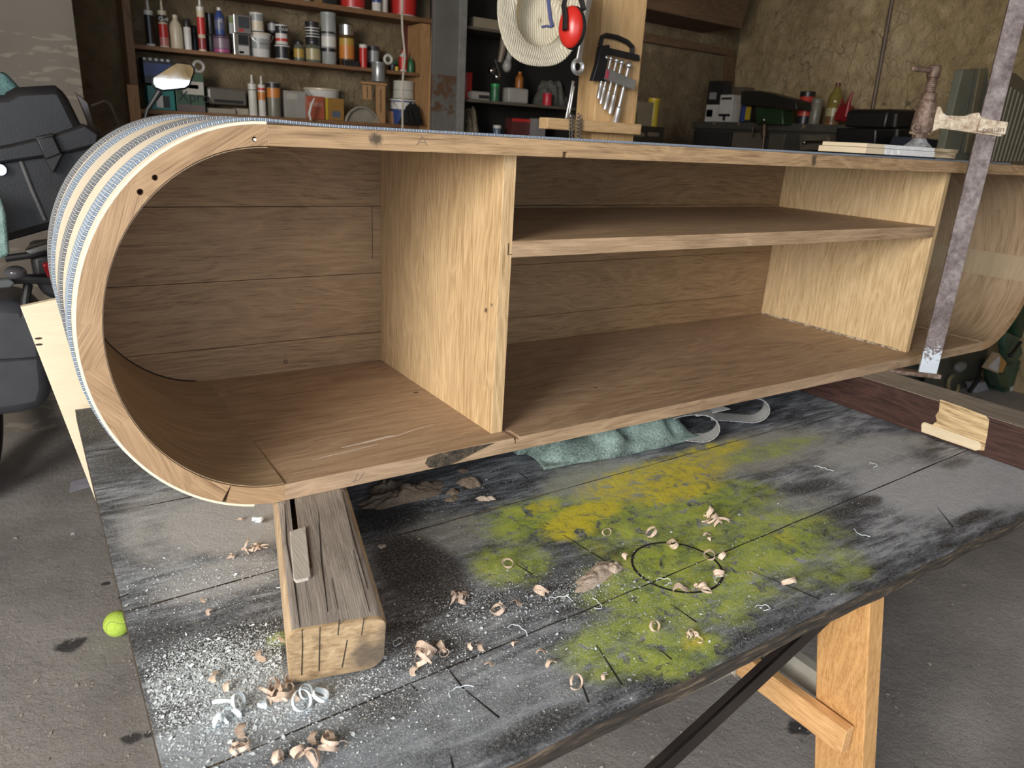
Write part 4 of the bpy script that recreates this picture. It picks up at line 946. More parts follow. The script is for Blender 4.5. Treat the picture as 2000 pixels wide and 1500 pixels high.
V('spray_can', 'white spray can with black cap beside the cream bottle', 'spray can', 360, 375, 37, Z1, Y, 'spray', WHT, BLK, (), 96)
V('dark_bottle', 'small dark bottle behind the white spray can', 'bottle', 374, 387, 50, Z1, Y + .06, 'spray', BLK, BLK, (), 98)
V('sealant_cartridge', 'dark red sealant cartridge with a long upright white nozzle', 'cartridge', 386, 402, -12, Z1, Y, 'cartridge', CRE, WHT, ((.04, .24, col(.25, .03, .03)), (.30, .60, RED)), 100)
V('paint_can', 'small black can under the dark blue bottle on the middle shelf', 'can', 404, 422, 68, Z1, Y + .05, 'can', BLK, None, (), 103)
V('paint_can', 'paint can with purple and pink label and white drips', 'can', 420, 454, 70, Z1, Y, 'can', col(.10, .06, .09), None, ((.02, .25, PNK), (.3, .85, col(.20, .14, .18))), 106)
zc = on(437, 70, 1, Y).z + .002
V('blue_bottle', 'dark blue bottle with white cap standing on the purple paint can', 'bottle', 421, 441, 14, zc, Y, 'bottle', BLU, WHT, ((.2, .55, col(.12, .13, .22)),), 68, text=('X', .52, .028, WHT))
V('dark_bottle', 'black can standing behind and left of the dark blue bottle', 'can', 403, 420, 25, on(412, 66, 1, Y + .05).z, Y + .05, 'can', BLK, None, (), 66)
B('square_tin', 'lower square silver tin with dark label', 'tin', 457, 488, 66, Z1, Y, .09, SIL, ((.28, .92, .5, .95, BLK), (.28, .92, .05, .45, col(.45, .44, .42)), (.3, .6, .1, .2, RED)), 112)
B('square_tin', 'upper square silver tin with dark slate label, stacked on the other tin', 'tin', 457, 490, 29, on(472, 65, 1, Y).z, Y, .09, SIL, ((.25, .9, .28, .9, col(.05, .055, .06)), (.25, .55, .1, .22, RED)), 64)
B('olive_tin', 'narrow grey tin with an olive-green corner left of the stacked tins', 'tin', 448, 457, 30, on(452, 66, 1, Y + .04).z, Y + .04, .06, GRY, ((0, 1, .6, .95, col(.14, .18, .03)),), 64)
V('paint_bucket', 'white tub with wire handle under another white can', 'bucket', 491, 536, 63, Z1, Y, 'bucket', WHT, CRE, ((.35, .75, GRY),), 118)
V('paint_can', 'white can stacked on the white tub with wire handle', 'can', 491, 519, 24, on(505, 62, 1, Y).z + .004, Y, 'can', WHT, None, ((.1, .5, CRE), (.55, .9, GRY)), 61)
V('round_tin', 'black and white round tin low on the middle shelf, third from the tall tube', 'can', 541, 571, 88, Z1, Y, 'can', WHT, None, ((.1, .9, BLK),), 122)
V('spray_can', 'black-topped white can stacked on the black and white round tin', 'can', 541, 566, 48, on(553, 87, 1, Y).z + .002, Y, 'can', WHT, None, ((.55, .98, BLK), (.15, .3, RED)), 87, text=('MAX', .75, .022, WHT))
V('small_can', 'small dark can with white patch behind the stacked black-topped can', 'can', 524, 548, 43, on(536, 64, 1, Y + .06).z, Y + .06, 'can', BLK, None, ((.2, .9, col(.3, .3, .3)),), 64)
V('glass_jar', 'glass jar with a round gold label', 'jar', 577, 597, 80, Z1, Y, 'jar', GLS, BLK, ((.2, .62, GLD),), 126)
V('glass_jar', 'wide glass jar with a beige label', 'jar', 601, 631, 80, Z1, Y, 'jar', GLS, BLK, ((.15, .65, col(.40, .34, .18)),), 127)
V('black_can', 'black can with white printed lines standing on the beige-labelled jar', 'can', 600, 629, 42, on(615, 81, 1, Y).z + .003, Y, 'can', BLK, None, ((.2, .25, WHT), (.35, .39, WHT), (.5, .55, WHT), (.65, .7, WHT)), 80)
V('tall_tube', 'tall grey cylindrical tube, tallest item on the middle shelf', 'tube', 632, 662, 25, Z1, Y, 'can', GRY, col(.28, .31, .29), ((.25, .32, BLK), (.35, .55, WHT), (.6, .64, BLK)), 134)
V('glue_bottle', 'bottle with orange label and big silver cap', 'bottle', 668, 697, 46, Z1, Y, 'spray', col(.10, .05, .02), SIL, ((.18, .50, ORG), (.5, .66, GLD)), 132)
B('black_bracket', 'black plastic case under the silver-capped bottle', 'case', 672, 702, 118, Z1, Y - .01, .05, BLK, (), 134)
V('white_red_tube', 'slim red and white can beside the silver-capped bottle', 'can', 705, 720, 88, Z1, Y, 'can', RED, WHT, ((.05, .85, RED),), 137)
V('dark_can', 'dark can behind the slim red and white one', 'can', 722, 745, 90, Z1, Y + .05, 'can', col(.05, .05, .05), None, ((.3, .8, GRY),), 130)
V('dark_round_tin', 'short dark tin with a green lid near the right end of the middle shelf', 'can', 762, 779, 120, Z1, Y + .03, 'can', BLK, GRN, (), 140)
V('detergent_bottle', 'small red and white bottle behind the hanging cable', 'bottle', 783, 798, 98, Z1, Y, 'bottle', WHT, RED, ((.1, .7, RED),), 142)
V('green_bottle', 'little green bottle at the right end of the middle shelf', 'bottle', 799, 811, 112, Z1, Y, 'bottle', GRN, GRN, (), 143)
V('yellow_bottle', 'tiny yellow bottle beside the hanging cable', 'bottle', 773, 780, 130, Z1, Y - .01, 'can', YEL, None, (), 143)
def roll(name, label, px, z, Y, R, r, mat, dep=.02):
    q = on(*px, 1, Y); o = build(name, MB().tube([(q.x + (R + r) / 2 * math.cos(t), Y, q.z + (R + r) / 2 * math.sin(t)) for t in [k * PI / 12 for k in range(24)]], (R - r) / 2, 10, closed=True, flat=1.0), mat, None, loc=(q.x, Y, q.z - R)); tag(o, label, 'tape roll')
roll('tape_roll', 'white tape roll leaning near the right of the middle shelf', (758, 116), Z1, Y + .02, .03, .014, WHT)
roll('tape_roll', 'grey plastic tape roll above the green and white tin on the lower shelf', (388, 130), Z0, Y + .03, .032, .016, col(.38, .36, .33))
# top shelf
G2 = 'containers on the top shelf'
V('paint_bucket', 'large red bucket with white letters on the top shelf, left of the blue can', 'bucket', 671, 726, -62, Z2, Y, 'bucket', WHT, WHT, ((.05, .9, RED),), 20, G2)
V('paint_bucket', 'large red and white bucket at the right end of the top shelf', 'bucket', 772, 828, -50, Z2, Y, 'bucket', WHT, WHT, ((.05, .9, RED),), 30, G2)
V('blue_can', 'blue and white can between the two red buckets', 'can', 730, 748, -40, Z2, Y, 'can', WHT, BLU, ((.3, .98, BLU),), 24, G2)
V('white_can', 'plain whitish can beside the blue and white can on the top shelf', 'can', 749, 760, -30, Z2, Y, 'can', col(.45, .40, .38), None, (), 26, G2)
B('yellow_box', 'box with yellow label on the top shelf', 'box', 632, 655, -30, Z2, Y, .06, BLK, ((.05, .95, .35, .95, YEL),), 12, G2)
B('brown_box', 'small brown box left of the yellow-labelled box', 'box', 615, 630, -25, Z2, Y, .06, col(.20, .12, .05), (), 12, G2)
V('small_tin', 'grey-green tin at the frame top on the top shelf', 'can', 592, 610, -25, Z2, Y, 'can', col(.25, .28, .25), None, (), 5, G2)
V('small_tin', 'purple-lidded tin at the frame top on the top shelf', 'can', 565, 585, -25, Z2, Y, 'can', col(.35, .28, .32), PNK, (), 3, G2)
V('small_tin', 'white tin barely visible at the frame top, leftmost on the top shelf', 'can', 535, 558, -25, Z2, Y, 'can', WHT, None, (), 0, G2)
# lower shelf
G3 = 'things on the lower shelf'
CHK = [(u / 10, (u + 1) / 10, .88, .97, WHT) for u in range(0, 10, 2)]
B('blue_box', 'dark blue box with a white checkered strip along its top', 'box', 281, 338, 113, on(310, 164, 1, Y).z, Y, .14, col(.015, .018, .022), [(.0, 1, .3, .78, BLU)] + CHK, 164, G3)
B('teal_bucket', 'teal plastic box with white label under the blue box', 'box', 289, 341, 168, Z0 + .0005, Y, .12, TEAL, ((.3, .55, .1, .6, WHT), (.55, .8, .1, .6, BLK)), 212, G3)
B('green_tin', 'large green and white tin reading Xpro', 'tin', 343, 399, 142, Z0 + .0005, Y + .01, .12, col(.05, .10, .06), ((.25, .98, .45, .78, col(.45, .43, .38)), (.35, .8, .60, .70, BLK), (.05, .98, .0, .18, col(.13, .10, .09))), 212, G3, text=('Xpro', .62, .38, .07, BLK))
B('grey_case', 'slanted grey tool case above the white basket', 'case', 406, 482, 172, on(445, 205, 1, Y + .02).z, Y + .02, .14, col(.12, .11, .09), ((.15, .9, .12, .3, BLK),), 205, G3, bev=.012)
B('white_basket', 'ribbed white plastic basket below the grey case', 'basket', 408, 461, 212, Z0 + .0005, Y, .14, col(.36, .32, .25), [(k / 14, k / 14 + .02, .05, .95, col(.22, .19, .15)) for k in range(14)], 240, G3)
B('white_tub', 'small whitish tub right of the ribbed basket', 'tub', 463, 486, 212, Z0 + .0005, Y + .02, .1, col(.38, .34, .27), (), 240, G3)
V('sealant_cartridge', 'white sealant cartridge standing on the lower shelf, left of the pair', 'cartridge', 487, 504, 146, Z0, Y, 'cartridge', WHT, WHT, ((.62, .64, BLK),), 235, G3)
V('sealant_cartridge', 'white and orange sealant cartridge on the lower shelf', 'cartridge', 506, 521, 148, Z0, Y, 'cartridge', WHT, WHT, ((.40, .60, ORG), (.64, .7, RED)), 235, G3)
V('orange_can', 'black and orange can next to the sealant cartridges', 'can', 524, 553, 160, Z0, Y, 'can', col(.18, .17, .13), None, ((.55, .82, ORG), (.84, .99, BLK)), 236, G3)
B('grey_carton', 'grey carton box beside the black and orange can', 'carton', 556, 598, 178, Z0 + .0005, Y + .02, .12, col(.30, .29, .26), ((.1, .6, .7, .9, col(.4, .38, .34)),), 236, G3)
B('red_box', 'reddish box on the lower shelf', 'box', 599, 634, 188, Z0 + .0005, Y, .05, col(.36, .09, .05), ((.1, .9, .55, .75, col(.45, .2, .15)),), 240, G3)
B('yellow_carton', 'brown-yellow carton with small blue picture', 'carton', 636, 672, 192, Z0 + .0005, Y, .05, col(.30, .16, .04), ((0, .12, 0, 1, YEL), (.35, .8, .12, .42, col(.10, .12, .16))), 240, G3)
V('plastic_tub', 'white-lidded tub behind the red and yellow boxes', 'tub', 606, 676, 172, Z0, Y + .06, 'bucket', WHT, CRE, (), 236, G3)
B('wooden_bracket', 'slotted wooden bracket below the middle shelf', 'bracket', 708, 756, 161, on(730, 166, 1, Y).z, Y - .03, .04, WOR, (), 166, G3)
B('slotted_batten', 'wider slotted wooden batten under the bracket', 'batten', 736, 753, 167, Z0, Y - .02, .02, WOR, ((.42, .5, .3, .9, BLK),), 240, G3)
B('slotted_batten', 'narrower slotted wooden batten left of the wider one', 'batten', 710, 726, 166, on(718, 195, 1, Y).z, Y - .02, .02, WOR, ((.42, .5, .1, .9, BLK),), 195, G3)
V('grey_can', 'dented grey can hanging at the edge of the middle shelf', 'can', 731, 758, 121, on(745, 159, 1, Y - .07).z, Y - .07, 'can', plain((.33, .34, .34), .3, .5), None, (), 158, G3)
q = on(708, 246, 1, Y - .02)
o = build('sieve_ring', MB().tube([(q.x + .10 * math.cos(t), Y - .02, q.z + .0 + .10 * math.sin(t)) for t in [k * PI / 20 for k in range(40)]], .007, 8, closed=True).lathe([(.097, 0), (.097, .02)], (q.x, Y + .0, q.z), 32, M=Matrix.Rotation(-PI / 2, 3, 'X')), [plain((.28, .25, .20), .5)], None, loc=(q.x, Y, q.z)); tag(o, 'round sieve with pale rim leaning on the lower shelf', 'sieve')
B('wooden_crate', 'plain plywood crate behind the round sieve', 'crate', 722, 783, 216, Z0 + .0005, Y + .06, .08, WOR, (), 240, G3)
V('white_tub', 'stacked white tub at the right end of the lower shelf', 'tub', 777, 817, 158, on(797, 193, 1, Y).z, Y, 'can', col(.55, .53, .46), None, ((.45, .5, GRY),), 192, G3)
V('blue_bucket', 'blue and white bucket under the stacked white tub', 'bucket', 772, 822, 194, Z0, Y, 'bucket', BLU, WHT, ((.6, .88, WHT),), 240, G3)
crumple('black_cloth', 'black cloth heap at the right end of the lower shelf', 'cloth', on(800, 235, 1, Y - .05).x, Y - .06, Z0, .06, .05, .12, plain((.008, .008, .008), .95), seed=9.0, folds=3)
q = [on(607, 235, 1, Y - .08), on(604, 222, 1, Y - .08), on(608, 205, 1, Y - .08), on(614, 192, 1, Y - .08)]
o = build('spray_hose', MB().tube(q, [.006, .007, .007, .004], 8), WHT, None, loc=tuple(q[0])); tag(o, 'short white curved hose in front of the reddish box', 'hose')
# cable hanging in front of the shelves
ROPE = plain((.52, .47, .38), .6)
pts = [on(u, v, 1, SY - .25) for u, v in ((787, -30), (785, 30), (786, 60), (789, 90), (791, 110), (787, 150), (786, 200), (786, 260))]
o = build('hanging_cable', MB().tube(pts, .006, 8), ROPE, None, loc=tuple(pts[0])); tag(o, 'cream cable hanging straight down in front of the shelves', 'cable')

# ------------------------------------------------------------------ open metal cabinet (dark) with its door
STG = NT('grey_steel'); gv = STG.obj(); gn_ = STG.noise(gv, 5, 4, .6); gz = STG.n('ShaderNodeSeparateXYZ', {0: STG.pos()}).outputs[2]
rst = STG.math('MULTIPLY', STG.ramp(STG.noise(gv, 12, 4, .6), [(.48, 0.0), (.56, .9)]), STG.math('MULTIPLY', STG.math('LESS_THAN', gz, .80), STG.math('GREATER_THAN', gz, .58)))
STG.out(STG.mix(rst, STG.ramp(gn_, [(.3, (.13, .125, .115)), (.7, (.18, .175, .165))]), (.12, .06, .03)), .5, .2)
mc = thing('metal_cupboard', 'tall open steel cupboard with dark cluttered shelves', 'cupboard', (2.5, 3.2, FZ))
e = on(893, 120, 1, 3.05); e2 = on(846, 120, 1, 3.05)
build('door', MB().box((e2.x, 3.05, FZ + .02), (e.x, 3.08, 1.6)), STG.m, mc, bev=.002, smooth=False, label='grey steel door with a rust stain')
build('frame_post', MB().box((e.x, 3.03, FZ), (e.x + .045, 3.08, 1.6)), plain((.24, .24, .23), .5, .2), mc, bev=.002, smooth=False)
cx0 = e.x + .04; cx1 = cx0 + .86
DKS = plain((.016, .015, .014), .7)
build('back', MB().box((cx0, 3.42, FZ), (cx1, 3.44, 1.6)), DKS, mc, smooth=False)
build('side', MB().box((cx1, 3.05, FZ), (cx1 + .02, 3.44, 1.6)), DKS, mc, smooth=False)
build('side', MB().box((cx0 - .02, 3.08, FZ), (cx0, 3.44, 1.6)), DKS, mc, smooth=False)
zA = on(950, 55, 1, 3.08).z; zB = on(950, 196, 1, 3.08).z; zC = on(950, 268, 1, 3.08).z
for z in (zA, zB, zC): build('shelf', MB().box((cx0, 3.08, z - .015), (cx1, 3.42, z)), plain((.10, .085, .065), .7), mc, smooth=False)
Y2 = 3.12; G4 = 'things in the open steel cupboard'
B('timber_offcut', 'pale timber offcut on the top cupboard shelf', 'offcut', 925, 1000, 38, zA + .0005, Y2, .06, col(.26, .22, .16), (), 52, G4)
V('red_cup', 'red plastic cup in the steel cupboard', 'cup', 904, 928, 141, zB, Y2, 'can', col(.45, .02, .02), None, (), 180, G4)
B('white_tray', 'white power-tool housing on the cupboard shelf', 'tool', 993, 1033, 172, zB + .0005, Y2, .08, col(.36, .35, .32), (), 198, G4, bev=.012)
B('white_sole', 'pale flat tool base left of the green cap', 'tool', 912, 958, 178, zB + .0005, Y2, .08, col(.30, .29, .27), ((.5, .95, .2, .6, BLK),), 192, G4, bev=.01)
V('small_bottle', 'small green-capped bottle in the steel cupboard', 'bottle', 964, 979, 165, zB, Y2 - .02, 'can', GRN, col(.02, .30, .08), (), 190, G4)
q = on(975, 105, 1, Y2)
o = thing('drill_stand', 'chrome and wood hand drill hanging in the steel cupboard', 'drill', tuple(q), G4)
build('handle', MB().tube([on(984, 70, 1, Y2), on(982, 95, 1, Y2), on(976, 122, 1, Y2)], [.018, .02, .014], 12), col(.20, .16, .12), o)
build('gear', MB().ball(tuple(on(960, 138, 1, Y2)), .022, n=10).ball(tuple(on(970, 150, 1, Y2)), .020, n=10).tube([on(966, 116, 1, Y2), on(976, 150, 1, Y2)], .008, 8), CHR, o)
o = thing('glue_gun', 'white tool body with green mark hanging in the steel cupboard', 'tool', tuple(on(990, 130, 1, Y2)), G4)
build('body', MB().ball(tuple(on(990, 128, 1, Y2 + .02)), .035, n=12, sc=(.8, .8, 1.1)).tube([on(996, 100, 1, Y2 + .02), on(992, 122, 1, Y2 + .02)], .018, 10), col(.34, .34, .31), o)
V('orange_cone', 'orange nozzle piece in the steel cupboard', 'nozzle', 1012, 1026, 140, zB + .08, Y2 + .1, 'bottle', col(.35, .12, .02), ORG, (), 170, G4)
crumple('fabric_bundle', 'bundle of grey-green straps on the cupboard shelf', 'bundle', on(1085, 180, 1, Y2 + .08).x, Y2 + .12, zB, .12, .08, .16, fabric('olive', (.05, .05, .045), (.13, .13, .11), 90), seed=3.0, folds=9)
V('screwdriver', 'bright red screwdriver grip on the cupboard shelf', 'screwdriver', 1066, 1082, 182, zB, Y2 - .02, 'can', col(.50, .03, .05), None, (), 214, G4)
crumple('work_gloves', 'pair of dusty brown work gloves on the low cupboard shelf', 'gloves', on(924, 250, 1, Y2).x, Y2 + .05, zC, .06, .05, .16, fabric('gloves', (.08, .065, .045), (.20, .17, .12), 90), seed=6.0, folds=5)
V('blue_spool', 'small pale blue spool on the low cupboard shelf', 'spool', 968, 982, 246, zC, Y2, 'can', col(.10, .14, .2), WHT, (), 262, G4)
B('white_box', 'small greyish box low in the steel cupboard', 'box', 1044, 1066, 232, zC + .0005, Y2, .06, col(.24, .23, .23), (), 256, G4)
B('red_case', 'dark red case low in the steel cupboard', 'case', 1000, 1036, 232, zC + .0005, Y2 + .05, .08, col(.10, .03, .03), ((0, 1, .85, 1, RED),), 256, G4)

# ------------------------------------------------------------------ timber post with hanging things
PY = 1.0
xa = on(1163, 200, 1, PY).x; xb = on(1245, 200, 1, PY).x; yb_ = on(1126, 200, 0, xa).y
POSTW = wood((.44, .25, .10), (.74, .50, .25), 'Z', band=8, contrast=.8, rough=.65, name='post_wood', off=(.2, .1, 0))
post = thing('timber_post', 'square pine roof post standing behind the cabinet', 'post', ((xa + xb) / 2, (PY + yb_) / 2, FZ))
build('post', MB().box((xa, PY, FZ), (xb, yb_, CZ)), POSTW, post, bev=.004, smooth=False)
q = on(1068, 242, 1, PY - .03)
build('peg_bar', MB().box((on(1069, 243, 1, PY - .045).x, PY - .045, on(1120, 255, 1, PY - .045).z), (xb - .012, PY - .0005, on(1120, 233, 1, PY - .045).z)), wood((.42, .24, .10), (.72, .50, .27), 'X', name='peg_wood'), post, bev=.002, smooth=False, label='short crossbar nailed to the post')
CHR2 = plain((.80, .81, .82), .32, .85, var=.03)
# socket wrench rack
YK = PY - .012
rk = thing('socket_wrench_rack', 'black plastic holder with five chrome nut drivers hanging on the post', 'tool rack', tuple(on(1200, 110, 1, YK)))
def fl(px, Y=YK): return [on(u, v, 1, Y) for u, v in px]
build('handle', MB().tube(fl([(1172, 88), (1176, 73), (1184, 69), (1205, 73), (1225, 82), (1235, 92), (1234, 106)]), .0075, 10), BLKM, rk)
build('frame', MB().prism(fl([(1166, 90), (1184, 88), (1184, 94), (1242, 108), (1243, 120), (1182, 106), (1176, 150), (1180, 160), (1150, 158), (1160, 125)]), (0, -.018, 0)), BLKM, rk, bev=.002, ang=30)
build('lower_bar', MB().prism(fl([(1183, 134), (1237, 158), (1233, 176), (1179, 155)], YK - .02), (0, -.014, 0)), plain((.33, .32, .30), .35, .3), rk, bev=.0015, label='silver front bar with red end')
build('red_tab', MB().prism(fl([(1184, 136), (1190, 139), (1187, 155), (1181, 152)], YK - .035), (0, -.001, 0)), col(.55, .08, .12), rk, smooth=False)
for i, ((u0, v0), (u1, v1), r0) in enumerate((((1184, 112), (1168, 192), .0045), ((1193, 114), (1173, 203), .0045), ((1204, 118), (1181, 214), .0052), ((1214, 122), (1191, 222), .0055), ((1228, 128), (1197, 258), .0075))):
    a, b = on(u0, v0, 1, YK - .014), on(u1, v1, 1, YK - .014)
    build('nut_driver', MB().tube([a, a + (b - a) * .62, a + (b - a) * .64, a + (b - a) * .80, a + (b - a) * .82, b], [r0 * .8, r0 * .8, r0 * 1.35, r0 * 1.35, r0 * 1.5, r0 * 1.5], 14).ball(tuple(a), r0 * 1.5, n=8), CHR2, rk)
# combination wrenches hanging on the left side
XW = xa - .03
def wrench(label, p0, p1, Y, w0, ring0, ring1):
    a, b = on(*p0, 1, Y), on(*p1, 1, Y); d = (b - a).normalized(); o = thing('combination_wrench', label, 'wrench', tuple(b), 'wrenches hanging beside the post')
    s = Vector((-d.z, 0, d.x))
    build('shank', MB().prism([a + s * w0 * 1.15, a - s * w0 * 1.15, a + (b - a) * .5 - s * w0 * .8, b - s * w0 * 1.1, b + s * w0 * 1.1, a + (b - a) * .5 + s * w0 * .8], (0, .006, 0)), CHR2, o, bev=.0015)
    for c, R in ((b, ring1), (a, ring0)):
        if R: build('ring_end', MB().tube([c + (d if c is b else -d) * R * .9 + Vector((math.cos(t) * R * .78, .003, math.sin(t) * R * .78)) for t in [k * PI / 10 for k in range(20)]], R * .30, 8, closed=True), CHR2, o)
    return o
wrench('large chrome ratchet wrench hanging at the left side of the post', (1151, 0), (1132, 116), PY - .18, .0080, .020, .021)
wrench('thin wrench hanging lower beside the post, tip behind the crossbar', (1121, 158), (1107, 232), PY + .0, .0038, 0, .008)
wrench('second thin wrench with ring end over the crossbar', (1122, 168), (1113, 222), PY - .03, .0030, 0, .007)
for i, (u, lab) in enumerate(((1117, 'chain link loop hanging from the crossbar, left of the pair'), (1132, 'chain link loop hanging from the crossbar, next to the post'))):
    pts = [on(u + (3 if k % 2 else -3), 226 + k * 3.6, 1, PY - .052) for k in range(14)]
    mb = MB()
    for k, p_ in enumerate(pts):
        mb.tube([p_ + Vector((math.cos(t) * .0045, (math.sin(t) if k % 2 else 0) * .003, math.sin(t) * .007)) for t in [j * PI / 5 for j in range(10)]], .0013, 6, closed=True)
    o = build('hanging_chain', mb, plain((.25, .22, .19), .35, .8), None, loc=tuple(pts[0])); tag(o, lab, 'chain', 'chains over the crossbar')
# sun hat seen from inside, hanging from the post
hc = CAM_LOC + ray(1058, 22) * 2.05
hn = Vector((-.55, -.80, .10)).normalized()
MH = hn.to_track_quat('Z', 'Y').to_matrix()
STRAW = NT('straw'); sv_ = STRAW.obj(); sw = STRAW.n('ShaderNodeTexWave', {'Vector': sv_, 'Scale': 60.0, 'Distortion': 3.0, 'Detail': 2.0}).outputs[1]
STRAW.out(STRAW.ramp(sw, [(.2, (.50, .45, .34)), (.8, (.74, .69, .56))]), .85, bump=sw, bd=.002)
hat = thing('sun_hat', 'cream straw sun hat seen from inside, hanging behind the ear defenders', 'hat', tuple(hc))
prof = []; n = 56; vs = []
rings = [(.150, .012), (.148, .006), (.125, -.004), (.105, -.010), (.088, -.010), (.084, -.022), (.082, -.060), (.074, -.092), (.055, -.104), (.02, -.106), (.0005, -.105)]
rings = [(.150, .010), (.1505, .014), (.147, .016), (.125, .004), (.105, -.004), (.090, -.004), (.086, -.02), (.084, -.06), (.076, -.09), (.056, -.10), (.02, -.101), (.0005, -.101)]
for (r, z) in rings:
    for k in range(n):
        t = 2 * PI * k / n; e_ = 1.0 if r < .1 else 1 + .035 * math.sin(2 * t + 1) + .02 * math.sin(5 * t)
        zz = z + (0 if r < .1 else .016 * math.sin(2 * t))
        v_ = Vector((r * e_ * math.cos(t) * .80, r * e_ * math.sin(t) * 1.02, zz)); vs.append(hc + MH @ v_)
fs = [(i * n + k, i * n + (k + 1) % n, (i + 1) * n + (k + 1) % n, (i + 1) * n + k) for i in range(len(rings) - 1) for k in range(n)]
ho = build('hat_body', MB().add(vs, fs), STRAW.m, hat, ang=180); md = ho.modifiers.new('s', 'SOLIDIFY'); md.thickness = .003
build('sweat_band', MB().lathe([(.087, -.006), (.0855, -.012), (.082, -.03)], tuple(hc), 40, M=MH @ Matrix.Diagonal((.81, 1.03, 1)), caps=False), plain((.66, .55, .33), .7), hat)
BL2 = plain((.10, .11, .26), .7)
cord = [CAM_LOC + ray(u, v) * 1.98 for u, v in ((1069, -20), (1072, 10), (1075, 35), (1079, 52))]
build('chin_cord', MB().tube(cord, .0055, 8).tube([CAM_LOC + ray(u, v) * 1.98 for u, v in ((1058, 53), (1068, 51), (1079, 53))], .0035, 8), BL2, hat, label='blue chin cord')
# ear defenders
ed = thing('ear_defenders', 'ear defenders with bright red cup and black headband hanging by the hat', 'ear defenders', tuple(CAM_LOC + ray(1116, 55) * 1.9))
ec = CAM_LOC + ray(1115, 53) * 1.88
ME = Vector((-.85, -.5, 0)).normalized().to_track_quat('Z', 'Y').to_matrix()
build('red_cup', MB().ball(tuple(ec), 1.0, n=18, sc=(.033, .050, .020), M=ME), plain((.62, .03, .02), .28, var=.04), ed, ang=180)
build('cushion', MB().ball(tuple(ec - Vector((-.85, -.5, 0)).normalized() * .016), 1.0, n=14, sc=(.035, .052, .014), M=ME), BLKM, ed, ang=180)
build('headband', MB().tube([CAM_LOC + ray(u, v) * 1.855 for u, v in ((1103, 58), (1104, 30), (1101, 10), (1106, -8), (1120, -22))], .0085, 10, flat=.6), BLKM, ed)
build('headband', MB().tube([CAM_LOC + ray(u, v) * 1.90 for u, v in ((1140, 20), (1136, 2), (1128, -20))], .0085, 10, flat=.6), BLKM, ed)

# ------------------------------------------------------------------ beams, pipe and storage along the right-hand walls
def wallbox(px, Y, dep):
    P = [on(u, v, 1, Y) for u, v in px]; return MB().prism(P, (0, dep, 0))
BEAM = wood((.06, .03, .015), (.20, .12, .065), 'X', band=6, rough=.8, name='old_beam')
struct('beam_ceiling', wallbox([(1150, -60), (1480, -60), (1448, 56), (1250, 14), (1150, -5)], 3.05, .38), BEAM, smooth=False)
struct('beam_wall', wallbox([(1150, 48), (1240, 60), (1434, 97), (1433, 110), (1240, 78), (1150, 62)], 3.40, .06), BEAM, smooth=False)
struct('beam_post', wallbox([(1421, 104), (1434, 106), (1432, 200), (1418, 200)], 3.41, .05), BEAM, smooth=False)
struct('beam_eaves', MB().box((3.9, 2.2, on(1500, -2, 0, 4.5).z), (RX, 2.45, CZ)), WOR, smooth=False)
a, b = on(1746, -20, 0, RX - .03), on(1688, 300, 0, RX - .03)
o = build('wall_pipe', MB().tube([a, b, b + (b - a) * 1.2], .013, 10), plain((.16, .12, .09), .5, .3), None, loc=tuple(b)); tag(o, 'thin brown pipe running down the right wall', 'pipe')
# low grey metal bench along the right wall (its face looks left)
XS = 4.25
def onx(u, v, X=XS): return on(u, v, 0, X)
za = onx(1500, 240).z; y0_, y1_ = onx(1690, 243).y, min(BY - .03, onx(1345, 232).y)
ms = thing('steel_workbench', 'long dark grey steel bench against the right wall', 'bench', (XS + .2, (y0_ + y1_) / 2, FZ))
DG = plain((.085, .08, .068), .55, .2)
build('top', MB().box((XS, y0_, za - .05), (RX - .01, y1_, za)), DG, ms, bev=.003, smooth=False)
build('cabinet_body', MB().box((XS + .03, y0_ + .02, FZ), (RX - .02, y1_ - .02, za - .05)), plain((.05, .047, .04), .6), ms, smooth=False)
for (u0, u1, m_) in ((1352, 1425, col(.035, .036, .034)), (1428, 1485, col(.14, .12, .095)), (1500, 1530, col(.10, .09, .07)), (1640, 1690, col(.09, .088, .08))):
    ya, yb2 = onx(u0, 270).y, onx(u1, 270).y
    build('panel', MB().box((XS + .012, min(ya, yb2), FZ + .1), (XS + .031, max(ya, yb2), za - .07)), m_, ms, bev=.003, smooth=False)
for u, v in ((1395, 240), (1443, 242), (1570, 247)):
    q = onx(u, v); build('bolt_hole', MB().lathe([(.012, 0), (.012, .004), (.006, .004), (.006, .002)], (XS - .001, q.y, q.z), 14, M=Matrix.Rotation(-PI / 2, 3, 'Y')), plain((.22, .16, .10), .6), ms)
def sidebox(name, label, cat, u0, u1, vt, depth, body, panels=(), X=XS + .04, z=None, group='things on the steel bench', bev=.003):
    zt = on((u0 + u1) / 2, vt, 0, X).z; z = za if z is None else z; ya = on(u0, 220, 0, X).y; yb2 = on(u1, 220, 0, X).y
    o = thing(name, label, cat, (X + depth / 2, (ya + yb2) / 2, z), group)
    build('body', MB().box((X, yb2, z + .0005), (X + depth, ya, zt)), body, o, bev=bev, smooth=False)
    for (p0, p1, q0, q1, m) in panels:
        build('label', MB().box((X - .0015, ya + (yb2 - ya) * p1, z + (zt - z) * q0), (X, ya + (yb2 - ya) * p0, z + (zt - z) * q1)), m, o, smooth=False)
    return o
